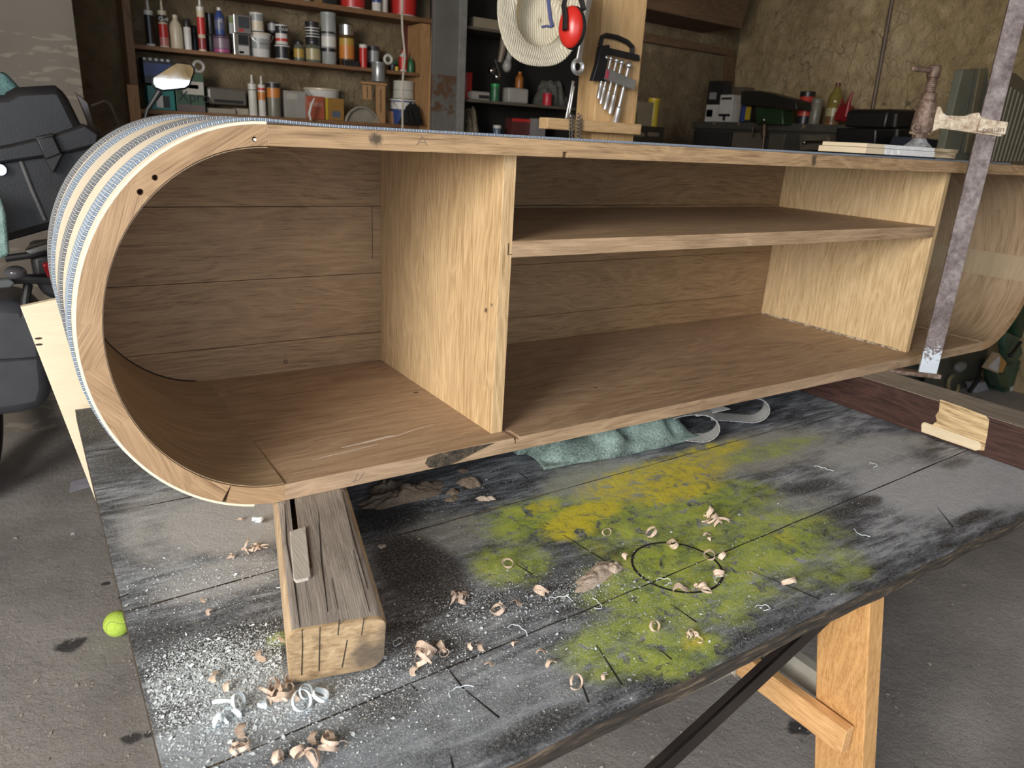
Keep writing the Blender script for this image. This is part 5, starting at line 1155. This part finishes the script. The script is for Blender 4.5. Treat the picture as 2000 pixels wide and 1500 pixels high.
def sidecan(name, label, cat, u0, u1, vt, shape, body, cap=None, bands=(), X=XS + .06, z=None, vb=233):
    z = za if z is None else z; ya = on(u0, 210, 0, X).y; yb2 = on(u1, 210, 0, X).y
    zt = on((u0 + u1) / 2, vt, 0, X).z; c = (X + .05, (ya + yb2) / 2, z); h = zt - z
    dcm = (Vector(c) - CAM_LOC); r = abs(u1 - u0) / 2 / FPX * abs((CM.transposed() @ dcm).z)
    o = thing(name, label, cat, c, 'things on the steel bench')
    if shape == 'can':
        build('body', MB().lathe([(r * .96, 0), (r, .004), (r, h * .85), (r * .97, h * .86)], c), body, o); build('lid', MB().lathe([(r * 1.05, h * .84), (r * 1.06, h * .98), (r, h)], c), cap or body, o)
    else:
        build('body', MB().lathe([(r * .9, 0), (r, .008), (r, h * .42), (r * .9, h * .46), (r, h * .5), (r, h * .6), (r * .8, h * .72), (r * .35, h * .88), (r * .3, h * .92)], c), body, o); build('cap', MB().lathe([(r * .34, h * .91), (r * .36, h * .99), (r * .3, h)], c), cap or body, o)
    for f0, f1, m in bands: build('label', MB().lathe([(r * 1.006, h * f0), (r * 1.006, h * f1)], c, caps=False), m, o)
    return o
sidebox('product_box', 'black and white box standing at the left end of the steel bench', 'box', 1377, 1407, 158, .08, BLK, ((.05, .95, .0, .42, WHT), (.1, .5, .12, .3, GRY), (.15, .6, .55, .72, col(.3, .3, .3))))
sidebox('product_box', 'white box with black marks beside the black and white one', 'box', 1403, 1428, 185, .10, WHT, ((.1, .9, .82, .9, BLK), (.05, .95, .2, .3, BLK), (.4, .6, .05, .25, BLK)), X=XS + .02)
sidebox('brown_carton', 'brown carton on the bench behind the white box', 'carton', 1420, 1447, 170, .12, col(.13, .10, .07), (), X=XS + .16)
sidebox('blue_yellow_box', 'small blue and yellow box by the drill press', 'box', 1446, 1467, 205, .05, BLK, ((.05, .5, .05, .98, BLU), (.5, .95, .15, .9, YEL)), X=XS - .0)
dp = thing('drill_press', 'dark green bench drill press with long black belt cover', 'drill press', (XS + .2, onx(1500, 220).y, za), 'things on the steel bench')
P = [on(u, v, 0, XS - .10) for u, v in ((1447, 178), (1482, 177), (1555, 196), (1556, 214), (1480, 207), (1446, 204))]
build('belt_cover', MB().prism(P, (.16, 0, 0)), plain((.022, .021, .017), .4), dp, bev=.006, ang=30)
P = [on(u, v, 0, XS - .09) for u, v in ((1474, 207), (1528, 214), (1530, 244), (1476, 242))]
build('head', MB().prism(P, (.13, 0, 0)), plain((.02, .045, .018), .4), dp, bev=.01, ang=30, label='green cast head')
q = on(1493, 252, 0, XS - .03)
build('quill', MB().tube([on(1493, 240, 0, XS - .05), on(1492, 268, 0, XS - .05)], .022, 14).tube([on(1492, 268, 0, XS - .05), on(1489, 300, 0, XS - .05)], .008, 10), plain((.10, .06, .04), .4, .5), dp)
build('depth_knob', MB().ball(tuple(on(1492, 234, 0, XS - .105)), .012, n=10), CHR, dp)
build('column', MB().tube([on(1535, 214, 0, XS + .12), Vector((XS + .12, on(1535, 214, 0, XS + .12).y, za + .001))], .03, 14), plain((.08, .075, .06), .3, .5), dp)
build('feed_lever', MB().tube([on(1472, 246, 0, XS - .12), on(1469, 268, 0, XS - .12)], .007, 8), CHR, dp)
sidecan('storage_tin', 'red tin with a black lid on the steel bench', 'tin', 1551, 1578, 178, 'can', plain((.55, .06, .04), .35), BLK, ((0, .25, BLK),))
sidecan('storage_tin', 'grey-green tin right of the red tin', 'tin', 1575, 1596, 192, 'can', col(.20, .19, .15), None)
sidecan('oil_bottle', 'yellow oil bottle with a red cap on the bench', 'bottle', 1606, 1634, 161, 'bottle', plain((.30, .24, .06), .15, trans=.3), col(.12, .02, .02), ((.04, .4, col(.38, .34, .18)), (.0, .2, col(.3, .12, .04))))
oc = thing('oil_can', 'red plastic jug with a long pointed spout', 'jug', tuple(on(1648, 238, 0, XS + .1)), 'things on the steel bench')
build('body', MB().prism([on(u, v, 0, XS + .06) for u, v in ((1627, 236), (1629, 222), (1640, 205), (1652, 204), (1664, 222), (1668, 239))], (.09, 0, 0)), col(.22, .012, .015), oc, bev=.012, ang=30)
build('spout', MB().tube([on(1652, 228, 0, XS + .05), on(1658, 200, 0, XS + .05), on(1666, 179, 0, XS + .05)], [.022, .013, .006], 12), col(.28, .012, .015), oc)
build('handle', MB().tube([on(1636, 214, 0, XS + .08), on(1645, 194, 0, XS + .08), on(1650, 206, 0, XS + .08)], .008, 8), col(.22, .012, .015), oc)
vi = thing('vise', 'bench vise with a bright chrome handle on the steel bench', 'vise', tuple(on(1600, 285, 0, XS - .15)))
build('handle', MB().tube([on(1571, 277, 0, XS - .2), on(1614, 276, 0, XS - .2)], .007, 10).ball(tuple(on(1571, 278, 0, XS - .2)), .013, n=8), CHR, vi)
build('jaw', MB().prism([on(u, v, 0, XS - .15) for u, v in ((1560, 262), (1618, 262), (1622, 292), (1560, 295))], (.14, 0, 0)), plain((.12, .105, .08), .5, .2), vi, bev=.008, ang=30)
# black stacked cases by the pipe
for nm, lab, px in (('upper', 'upper black plastic case of the stack behind the packing block', ((1735, 218), (1742, 213), (1790, 214), (1792, 250), (1728, 250))), ('lower', 'lower black plastic case with silver latches behind the packing block', ((1712, 252), (1790, 250), (1792, 300), (1708, 300)))):
    P = [on(u, v, 1, 1.55) for u, v in px]; c = sum(P, Vector()) / len(P)
    o = thing('tool_case', lab, 'case', tuple(c), 'black cases stacked on a stand')
    build('shell', MB().prism(P, (0, .25, 0)), plain((.010, .010, .011), .35), o, bev=.01, ang=30)
    P = [on(u, v, 1, 1.54) for u, v in (((1751, px[0][1] + 4), (1754, px[0][1] + 4), (1751, 248), (1748, 248)) if nm == 'upper' else ((1754, 252), (1757, 252), (1752, 285), (1749, 285)))]
    build('latch', MB().prism(P, (0, .012, 0)), plain((.12, .12, .12), .3, .4), o, bev=.001)
q = Vector((c.x, 0, min(on(1790, 300, 1, 1.55).z, on(1708, 300, 1, 1.55).z) - .001))
o = build('case_stand', MB().box((q.x - .14, 1.54, FZ), (q.x + .14, 1.84, q.z)), plain((.02, .018, .016), .7), None, smooth=False, loc=(q.x, 1.7, FZ)); tag(o, 'dark stand under the black plastic cases', 'stand')
P = [on(u, v, 1, 1.36) for u, v in ((1796, 268), (1842, 274), (1842, 300), (1780, 300))]
o = build('blue_tub', MB().prism(P, (0, .15, 0)).box((P[3].x + .01, 1.37, FZ), (P[2].x - .01, 1.50, min(P[2].z, P[3].z))), col(.03, .035, .05), None, bev=.004); tag(o, 'tall dark blue tub behind the clamp foot', 'tub')
# grey-green door leaf and ribbed radiator leaning at the right
GGR = plain((.16, .165, .125), .5, var=.05); GG2 = plain((.12, .125, .10), .5)
pn_ = thing('steel_cabinet_door', 'plain grey-green metal panel leaning behind the clamp bar', 'panel', tuple(on(1870, 300, 1, 1.25)))
build('face', MB().prism([on(u, v, 1, 1.20) for u, v in ((1881, 136), (1930, 133), (1930, 300), (1842, 296))], (0, .04, 0)), GGR, pn_, bev=.003, smooth=False)
a, b = on(1845, 290, 1, 1.20), on(1925, 290, 1, 1.20)
build('face', MB().box((a.x, 1.205, FZ), (b.x, 1.235, a.z)), GGR, pn_, smooth=False)
build('fold', MB().prism([on(u, v, 1, 1.198) for u, v in ((1903, 134), (1906, 134), (1876, 298), (1873, 298))], (0, .004, 0)), GG2, pn_, smooth=False)
build('fold', MB().prism([on(u, v, 1, 1.198) for u, v in ((1912, 134), (1922, 134), (1893, 299), (1883, 299))], (0, -.008, 0)), plain((.20, .17, .10), .5), pn_, smooth=False)
rd = thing('ribbed_radiator', 'ribbed grey-green radiator leaning right of the clamp bar', 'radiator', tuple(on(1960, 320, 1, 1.1)))
build('back_plate', MB().prism([on(u, v, 1, 1.08) for u, v in ((1960, 140), (1985, 143), (2040, 190), (2040, 340), (1916, 322))], (0, .03, 0)), plain((.11, .10, .07), .5), rd, bev=.004, smooth=False)
a, b = on(1920, 318, 1, 1.08), on(2030, 318, 1, 1.08)
build('stand', MB().box((a.x, 1.085, FZ), (b.x, 1.105, a.z)), GG2, rd, smooth=False)
for k in range(11):
    u = 1968 + k * 7.2; a, b = on(u, 165 + k * 5, 1, 1.078), on(u - 38, 315, 1, 1.078)
    build('rib', MB().tube([a, b], .0042, 8), plain((.20, .185, .13), .45), rd)
# things on a low unit seen right of the post
Y3 = 2.6
zl = on(1260, 246, 1, Y3).z
lu = thing('drawer_unit', 'dark drawer unit with small label frames right of the post', 'drawer unit', (on(1265, 250, 1, Y3).x, Y3 + .1, FZ))
x0_, x1_ = on(1225, 255, 1, Y3).x, on(1298, 255, 1, Y3).x
build('body', MB().box((x0_, Y3, FZ), (x1_, Y3 + .2, zl)), plain((.022, .018, .014), .6), lu, bev=.003, smooth=False)
for u in (1238, 1266):
    a, b = on(u, 258, 1, Y3 - .001), on(u + 20, 267, 1, Y3 - .001); build('label_frame', MB().box((a.x, Y3 - .004, b.z), (b.x, Y3, a.z)), col(.13, .11, .08), lu, smooth=False)
G5 = 'things on the drawer unit'
V('lime_tube', 'lime green tube on the drawer unit', 'tube', 1234, 1247, 214, zl, Y3 + .01, 'can', col(.28, .33, .04), col(.4, .42, .15), (), 244, G5)
B('kraft_box', 'grey-brown carton on the drawer unit', 'carton', 1245, 1274, 199, zl + .0005, Y3 + .03, .08, col(.19, .155, .11), (), 245, G5)
V('yellow_pitcher', 'yellow plastic pitcher on the drawer unit', 'pitcher', 1274, 1292, 193, zl, Y3 + .03, 'can', col(.42, .33, .03), YEL, (), 247, G5)
B('orange_board', 'thin orange-edged board leaning against the post, by the lime tube', 'board', 1228, 1233, 185, zl + .0005, Y3 - .02, .03, col(.35, .08, .02), (), 245, G5)

# ------------------------------------------------------------------ green machine seen under the cabinet's right end
MG = plain((.025, .075, .045), .35, var=.25); MG2 = plain((.05, .11, .075), .4, var=.3)
gm = thing('green_machine', 'old chipped green machine with a black lever at the right edge', 'machine', tuple(on(1960, 720, 1, .9)))
def gp(px, Y=.9, dep=.1, mat=MG, name='casting', bev=.01, label=None):
    return build(name, MB().prism([on(u, v, 1, Y) for u, v in px], (0, dep, 0)), mat, gm, bev=bev, ang=30, label=label)
gp([(1983, 600), (2060, 560), (2060, 700), (2006, 668), (1986, 660)], .95, .1, MG, 'housing', .02)
gp([(1960, 715), (2010, 700), (2060, 700), (2060, 830), (1990, 822), (1962, 770)], .92, .12, MG2, 'foot')
gp([(1943, 730), (1968, 732), (1975, 762), (1955, 757)], .85, .06, MG, 'lug')
gp([(1972, 758), (1984, 752), (1996, 760), (1990, 772), (1976, 774)], .917, .004, plain((.6, .62, .6), .6), 'bare_spot', .001, 'chipped white patch')
gp([(1962, 645), (1992, 660), (2000, 690), (1984, 712), (1966, 706), (1962, 680)], .84, .04, MG2, 'bracket', .012)
build('lever', MB().tube([on(1994, 668, 1, .82), on(1974, 694, 1, .82)], .009, 10).ball(tuple(on(1974, 694, 1, .82)), .014, n=10), BLKM, gm, label='black lever')
sg = gp([(1942, 688), (1952, 690), (1966, 712), (1950, 730), (1920, 718)], .80, .01, plain((.42, .33, .22), .5), 'plate', .002, 'beige warning plate')
build('plate_print', MB().prism([on(u, v, 1, .7985) for u, v in ((1950, 696), (1954, 700), (1950, 726), (1930, 718))], (0, .001, 0)), plain((.55, .56, .60), .5), gm, smooth=False)
build('plate_print', MB().prism([on(u, v, 1, .7985) for u, v in ((1955, 695), (1966, 709), (1958, 728), (1951, 727))], (0, .001, 0)), plain((.50, .28, .08), .5), gm, smooth=False)
# shadowy clutter behind it
o = build('storage_crate', MB().box((1.9, 1.0, FZ), (2.6, 1.5, -.28)), plain((.035, .032, .028), .7), None, bev=.01, smooth=False); tag(o, 'dark storage crate on the floor behind the workbench', 'crate')
def junk(name, label, cat, c, r, mat, sc=(1, 1, 1)):
    q = on(c[0], c[1], 1, c[2]); o = build(name, MB().ball(tuple(q), r, n=12, sc=sc), mat, None, loc=tuple(q)); tag(o, label, cat)
junk('respirator_mask', 'pale dust mask among the clutter under the right end of the cabinet', 'mask', (1875, 716, 1.0), .045, col(.25, .25, .24), (1.2, .6, .7))
o = build('coiled_hose', MB().tube([on(1862 + 10 * math.cos(t), 752 + 18 * math.sin(t), 1, 1.05) for t in [k * PI / 10 for k in range(16)]], .010, 8), col(.30, .25, .13), None); tag(o, 'yellow-brown hose coil behind the varnished rail', 'hose')
o = build('pump_handle', MB().tube([on(1915, 735, 1, .95), on(1893, 765, 1, .95)], .013, 10), BLKM, None); tag(o, 'black cylindrical grip lying behind the varnished rail', 'handle')
o = build('white_tray', MB().prism([on(u, v, 1, 1.0) for u, v in ((1900, 750), (1925, 745), (1935, 765), (1912, 780))], (0, .05, 0)), col(.40, .42, .48), None, bev=.006); tag(o, 'bluish white plastic tray behind the varnished rail', 'tray')
# ------------------------------------------------------------------ shavings, sawdust and crumbs on the bench
SHV = NT('pink_oak_shaving'); sv2 = SHV.obj(); sn = SHV.noise(SHV.mapp(sv2, scale=(1, 1, .2)), 400, 3)
SHV.out(SHV.ramp(sn, [(.3, (.46, .33, .25)), (.7, (.72, .58, .46))]), .6); SHV = SHV.m
SHW = plain((.76, .84, .88), .6, var=.05); SHG = plain((.45, .38, .30), .8)
rs = random.Random(11)
def curl(kind, px, size, label, mat=None, ang=None, group='wood shavings on the bench'):
    x, y = T(*px); z = TZ + .001; a0_ = rs.random() * 6.28 if ang is None else ang; mb = MB(); mat = mat or SHV
    def ring_(cx, cy, R, wd, turns, a0, lean, zb=0):
        P = []; W = []; n = int(16 * turns); e = Vector((math.cos(a0), math.sin(a0), 0)); f = Vector((-e.y, e.x, 0)); up = (Vector((0, 0, 1)) + f * lean).normalized(); sd = e.cross(up)
        ph = rs.random() * 6.28; dr = rs.uniform(-.25, .55); ax_ = rs.uniform(-.5, .5)
        for k in range(n + 1):
            t = 2 * PI * turns * k / n; rr_ = R * (1 - dr * k / n) * (1 + .10 * math.sin(t * 1.7 + ph))
            P.append(Vector((cx, cy, z + zb)) + e * math.cos(t) * rr_ + sd * math.sin(t) * rr_ * .9 + up * R * ax_ * k / n)
            wv_ = wd * (.35 + .65 * math.sin(PI * min(1, (k + .6) / n * 1.0)) ** .5) * (1 + .12 * math.sin(k * 1.3 + ph)); W.append((up + e * .25 * math.sin(k * .5 + ph)).normalized() * wv_)
        zmin = min(min(p.z, (p + w_).z) for p, w_ in zip(P, W)); P = [p + Vector((0, 0, z - zmin)) for p in P]
        mb.ribbon(P, W, .00035)
    if kind == 'curl': ring_(x, y, size * .48, size * .26, .9 + rs.random() * .6, a0_, .3 + rs.random() * 1.2)
    elif kind == 'roll': ring_(x, y, size * .40, size * .42, 1.1 + rs.random() * .5, a0_, 1.0 + rs.random() * 2)
    elif kind == 'cluster':
        for k in range(7):
            q = rs.random() * 6.28; d = size * .55 * rs.random(); ring_(x + d * math.cos(q), y + d * math.sin(q), size * (.16 + .18 * rs.random()), size * (.09 + .12 * rs.random()), .3 + rs.random() * .8, rs.random() * 6.28, rs.random() * 2.5)
    elif kind == 'chip':
        e = Vector((math.cos(a0_), math.sin(a0_), 0)); f = Vector((-e.y, e.x, 0))
        be = rs.uniform(.2, .42); tw = rs.uniform(-.6, .6)
        P = [Vector((x, y, z + .0016 + size * be * math.sin(PI * (k / 8) ** .8))) + e * size * (k / 8 - .5) * 1.1 + f * size * .12 * math.sin(k * .9) for k in range(9)]
        W = [(f + Vector((0, 0, tw * math.sin(PI * k / 8)))).normalized() * size * rs.uniform(.38, .52) * (.55 if k in (0, 8) else 1) for k in range(9)]
        mb.ribbon(P, W, .0004)
    elif kind == 'thread':
        P = []; q = a0_; p = Vector((x, y, z + .0015)); st = size / 7
        for k in range(16):
            P.append(p.copy()); q += (rs.random() - .25) * 1.1; p = p + Vector((math.cos(q), math.sin(q), 0)) * st; p.z = z + .0015 + .002 * abs(math.sin(k * .7))
        mb.tube(P, .0005, 5)
    o = build('wood_shaving', mb, mat, None, smooth=True, ang=60, loc=(x, y, TZ)); tag(o, label, 'shaving', group); return o
S = curl
S('curl', (1183, 1046), .016, 'curled shaving on the yellow-green paint above the dark ring')
S('curl', (1272, 1050), .020, 'curled shaving just touching the back rim of the dark ring')
S('chip', (1226, 1092), .014, 'short pale shaving lying on the left rim of the dark ring')
S('roll', (1317, 1071), .022, 'rolled shaving at the back right rim of the dark ring')
S('cluster', (1398, 1022), .042, 'largest tangle of pink shavings, behind the dark ring')
S('chip', (1378, 1047), .010, 'small shaving chip in front of the largest tangle')
S('chip', (1390, 1056), .011, 'small shaving chip on the long joint by the dark ring', ang=.5)
S('curl', (1386, 1092), .017, 'curled shaving at the right rim of the dark ring, left of two')
S('roll', (1412, 1096), .018, 'upright shaving at the right rim of the dark ring, right of two')
S('roll', (1403, 1130), .018, 'rolled shaving inside the right side of the dark ring')
S('cluster', (1371, 1152), .026, 'bunch of shavings on the front rim of the dark ring')
S('chip', (1330, 1160), .020, 'flat wide shaving on the front rim of the dark ring')
S('curl', (1277, 1232), .019, 'single curl near the front edge of the bench, on green paint')
S('cluster', (1350, 1247), .020, 'small tangle of curls close to the front edge, right part of bench')
S('curl', (1541, 1150), .024, 'curled shaving near the front edge above the trestle leg')
S('chip', (1468, 1125), .012, 'small beige chip between the ring and the trestle leg')
S('curl', (992, 1106), .018, 'curled shaving alone on green paint beside the dark patch')
S('curl', (1055, 1165), .024, 'open curl on the white-speckled boards left of the sawdust pile')
S('curl', (973, 1199), .022, 'arched shaving on the speckled dark boards')
S('cluster', (905, 1172), .030, 'tangle of brown shavings right of the square timber')
S('chip', (1010, 1181), .015, 'small flat shaving between two curls on the speckled boards')
S('roll', (866, 1283), .016, 'pink rolled shaving on the joint right of the timber end')
S('cluster', (830, 1282), .040, 'spiky tangle of shavings in front of the timber end, right side')
S('chip', (803, 1315), .014, 'flat pale shaving on the joint in front of the timber')
S('chip', (914, 1268), .011, 'square chip right of the spiky tangle')
S('chip', (940, 1268), .013, 'double chip further right of the spiky tangle')
S('chip', (1009, 1262), .010, 'tiny chip in the middle of the front board')
S('chip', (957, 1300), .011, 'pinkish chip on the front board')
S('chip', (1057, 1277), .012, 'whitish chip on the front board')
S('chip', (1072, 1300), .013, 'brown chip with white fluff on the front board')
S('curl', (1124, 1343), .020, 'round curl right at the front edge of the bench')
S('chip', (1176, 1325), .010, 'small pink chip near the front edge beside the saw cut')
S('roll', (572, 1330), .019, 'shaving leaning at the lower left corner of the timber end')
S('cluster', (548, 1368), .040, 'large wavy pink shaving in the white sawdust')
S('chip', (577, 1362), .017, 'pink flat shaving beside the large wavy one')
S('curl', (598, 1362), .018, 'white wire-like curl right of the pink shaving', SHW)
S('curl', (624, 1370), .022, 'pale looped curl on the right of the white sawdust', SHW)
S('curl', (588, 1381), .022, 'white ring-shaped curl in the sawdust', SHW)
S('curl', (515, 1384), .016, 'small white ring curl below the wavy shaving', SHW)
S('curl', (465, 1385), .020, 'white ring curl beside the dark knot hole', SHW)
S('cluster', (447, 1405), .030, 'white fluffy tangle of curls left of the knot hole', SHW)
S('chip', (500, 1292), .018, 'pink chip at the rear of the white sawdust')
S('chip', (463, 1434), .018, 'pink curl in front of the white tangle')
S('cluster', (480, 1468), .022, 'brownish shavings near the bottom edge, left of three')
S('chip', (605, 1447), .016, 'brown shaving near the bottom edge, middle of three')
S('cluster', (636, 1478), .034, 'brown tangle near the bottom edge, right of three')
S('roll', (585, 1484), .018, 'pink roll at the bottom edge of the picture')
S('roll', (540, 1490), .018, 'pale roll at the very bottom left of the picture')
S('chip', (425, 1325), .016, 'brown chip amid the white sawdust')
S('chip', (440, 1345), .014, 'thin brown sliver amid the white sawdust')
S('chip', (545, 1257), .010, 'pink chip at the left side of the timber')
S('cluster', (480, 1080), .022, 'pale chips along the joint left of the timber, nearer end')
S('cluster', (505, 1073), .020, 'pale chips along the joint left of the timber, farther end')
S('cluster', (450, 1090), .014, 'pale brown chips along the joint, leftmost')
S('curl', (503, 1025), .020, 'white bent sliver behind the joint left of the timber', SHW)
S('chip', (470, 1017), .008, 'tiny brown crumb left of the white bent sliver')
S('chip', (393, 1178), .010, 'faint pink chip on grey dust')
S('chip', (405, 1200), .011, 'brown chip on grey dust left of the timber')
S('chip', (1035, 1052), .0, 'x') if False else None
for i, (px, lab) in enumerate((((1300, 1146), 'white loop of thread on the green paint before the ring'), ((1420, 1125), 'white stringy knot on the right rim of the ring'), ((1115, 1175), 'white thread arc on the long joint'), ((1160, 1190), 'white wavy thread before the sawdust pile'), ((1030, 1245), 'white thread on the dark front board'),
                               ((700, 1250), 'white hairy thread beside the timber end'), ((735, 1205), 'beige thread in the shadow right of the timber'), ((925, 1345), 'white fibre tuft on the front board'), ((770, 1265), 'white fibre beside the spiky tangle'), ((1590, 912), 'white bent sliver on the grey boards'), ((1705, 915), 'white ring of thread on the grey far boards'), ((540, 1150), 'white thread at the left flank of the timber'), ((1668, 1035), 'small white flake on the grey boards near the right edge'), ((1490, 1195), 'white looped thread near the front edge by the trestle'), ((690, 1210), 'x'))):
    if lab != 'x': S('thread', px, .018, lab, SHW)
# lumps of sawdust
SD = NT('packed_sawdust'); dn = SD.noise(SD.obj(), 420, 4, .7); SD.out(SD.ramp(dn, [(.3, (.44, .33, .25)), (.7, (.80, .68, .56))]), .95, bump=dn, bd=.004); SDP = SD.m
SD = NT('brown_sawdust'); dn = SD.noise(SD.obj(), 420, 4, .7); SD.out(SD.ramp(dn, [(.3, (.17, .12, .085)), (.7, (.34, .27, .20))]), .95, bump=dn, bd=.004); SDB = SD.m
def lump(px, rx, ry, h, mat, label, seed, ang=0):
    x, y = T(*px); mb = MB(); n, m = 64, 22; vs = []
    for i in range(m + 1):
        for k in range(n):
            t = 2 * PI * k / n; r = i / m; w_ = 1 + .45 * noise.noise(Vector((math.cos(t) * 1.6, math.sin(t) * 1.6, seed)))
            px_, py_ = r * rx * w_ * math.cos(t), r * ry * w_ * math.sin(t); X = px_ * math.cos(ang) - py_ * math.sin(ang); Y_ = px_ * math.sin(ang) + py_ * math.cos(ang)
            hh_ = h * (1 - r ** 2) * (.45 + 1.0 * abs(noise.noise(Vector((X * 45, Y_ * 45, seed)))) + .25 * noise.noise(Vector((X * 140, Y_ * 140, seed))))
            vs.append((x + X, y + Y_, TZ + .0004 + max(0, hh_)))
    fs = [(i * n + k, i * n + (k + 1) % n, (i + 1) * n + (k + 1) % n, (i + 1) * n + k) for i in range(m) for k in range(n)] + [tuple(m * n + k for k in reversed(range(n)))]
    o = build('sawdust_pile', mb.add(vs, fs), mat, None, ang=70, loc=(x, y, TZ)); tag(o, label, 'sawdust pile', 'clumps of sawdust on the bench')
lump((1165, 1125), .050, .016, .009, SDP, 'flat pinkish sawdust pile left of the dark ring', 1.0, .35)
lump((1200, 1110), .016, .010, .010, SDP, 'taller end of pink sawdust touching the dark ring', 2.0, .3)
lump((790, 968), .085, .024, .020, SDB, 'brown sawdust heap in shadow beneath the cabinet edge', 3.0, .1)
lump((750, 955), .03, .02, .018, SDB, 'small brown sawdust clump at the timber side', 4.0, .1)
lump((918, 944), .022, .020, .018, SDB, 'dark crumbly clump right of the brown heap', 5.0, .5)
lump((885, 962), .014, .010, .008, SDB, 'small clump left of the dark crumbly one', 6.0, .2)
lump((950, 975), .016, .007, .008, SDP, 'pale crumbly clump in front of the dark one', 7.0, -.4)
lump((882, 975), .016, .008, .006, SDB, 'tiny clump along the joint in the shadow', 8.0, .4)
lump((745, 1068), .006, .006, .006, SDP, 'round pink crumb in the shadow right of the timber', 9.0)
lump((905, 920), .012, .008, .007, SDB, 'small brown clump right under the cabinet edge', 10.0)
# scattered fine flakes: nobody could count them
def flakes(name, label, zones, mat, rng, smin, smax, z=TZ, plane=None):
    mb = MB()
    for (px, r, n) in zones:
        cx, cy = T(*px) if plane is None else (on(px[0], px[1], 2, plane).x, on(px[0], px[1], 2, plane).y)
        for k in range(n):
            x, y = cx + rng.gauss(0, r[0] * .5), cy + rng.gauss(0, r[1] * .5)
            if plane is None and not (TL + .004 < x < TR_ - .01 and TF + .004 < y < TB - .01): continue
            if plane is None and abs(x - bl_x(y)) < WB * .5 + .004 and y > -.285: continue
            s = rng.uniform(smin, smax) * (2.2 if rng.random() < .06 else 1); a = rng.random() * 6.28; e = Vector((math.cos(a), math.sin(a), rng.uniform(-.3, .3))) * s; f = Vector((-e.y, e.x, rng.uniform(-.3, .3) * s)) * rng.uniform(.3, .9)
            c = Vector((x, y, z + .0004 + abs(e.z) + abs(f.z)))
            mb.add([c - e, c + f * .8, c + e, c - f], [(0, 1, 2, 3)])
    o = build(name, mb, mat, None, smooth=False); tag(o, label, 'sawdust', None, 'stuff'); return o
def bl_x(y): return (a0 + dv_ * ((y - a0.y) / dv_.y) + sv * (WB / 2)).x
fr = random.Random(21)
flakes('sawdust', 'white sawdust flakes scattered thickly over the left front of the bench', [((430, 1310), (.11, .05), 5200), ((470, 1375), (.15, .06), 4600), ((560, 1370), (.10, .05), 1500), ((390, 1270), (.08, .03), 1300), ((360, 1330), (.05, .04), 1200), ((430, 1130), (.13, .08), 900), ((640, 1440), (.18, .07), 900), ((760, 1300), (.1, .05), 600), ((900, 1190), (.09, .05), 900), ((1050, 1170), (.12, .05), 700), ((1150, 1150), (.09, .03), 500), ((1000, 1270), (.2, .08), 700), ((1300, 1180), (.25, .12), 700), ((1500, 1060), (.3, .12), 300), ((900, 960), (.12, .05), 160), ((1700, 940), (.3, .12), 250)], SHW, fr, .0005, .0015)
flakes('wood_crumbs', 'brownish wood crumbs scattered over the bench', [((1165, 1125), (.08, .025), 500), ((740, 1180), (.05, .08), 260), ((800, 1040), (.12, .05), 200), ((600, 1420), (.2, .08), 160), ((1250, 1180), (.3, .15), 160)], SDP, fr, .0005, .0014)
FLK = plain((.42, .38, .34), .8)
flakes('floor_debris', 'gritty dust and chips scattered on the concrete floor', [((1700, 1350), (.5, .4), 1500), ((1850, 1150), (.6, .5), 1500), ((1250, 1450), (.35, .25), 700), ((200, 1350), (.35, .35), 900), ((100, 1150), (.4, .4), 500)], FLK, fr, .001, .004, FZ, FZ)
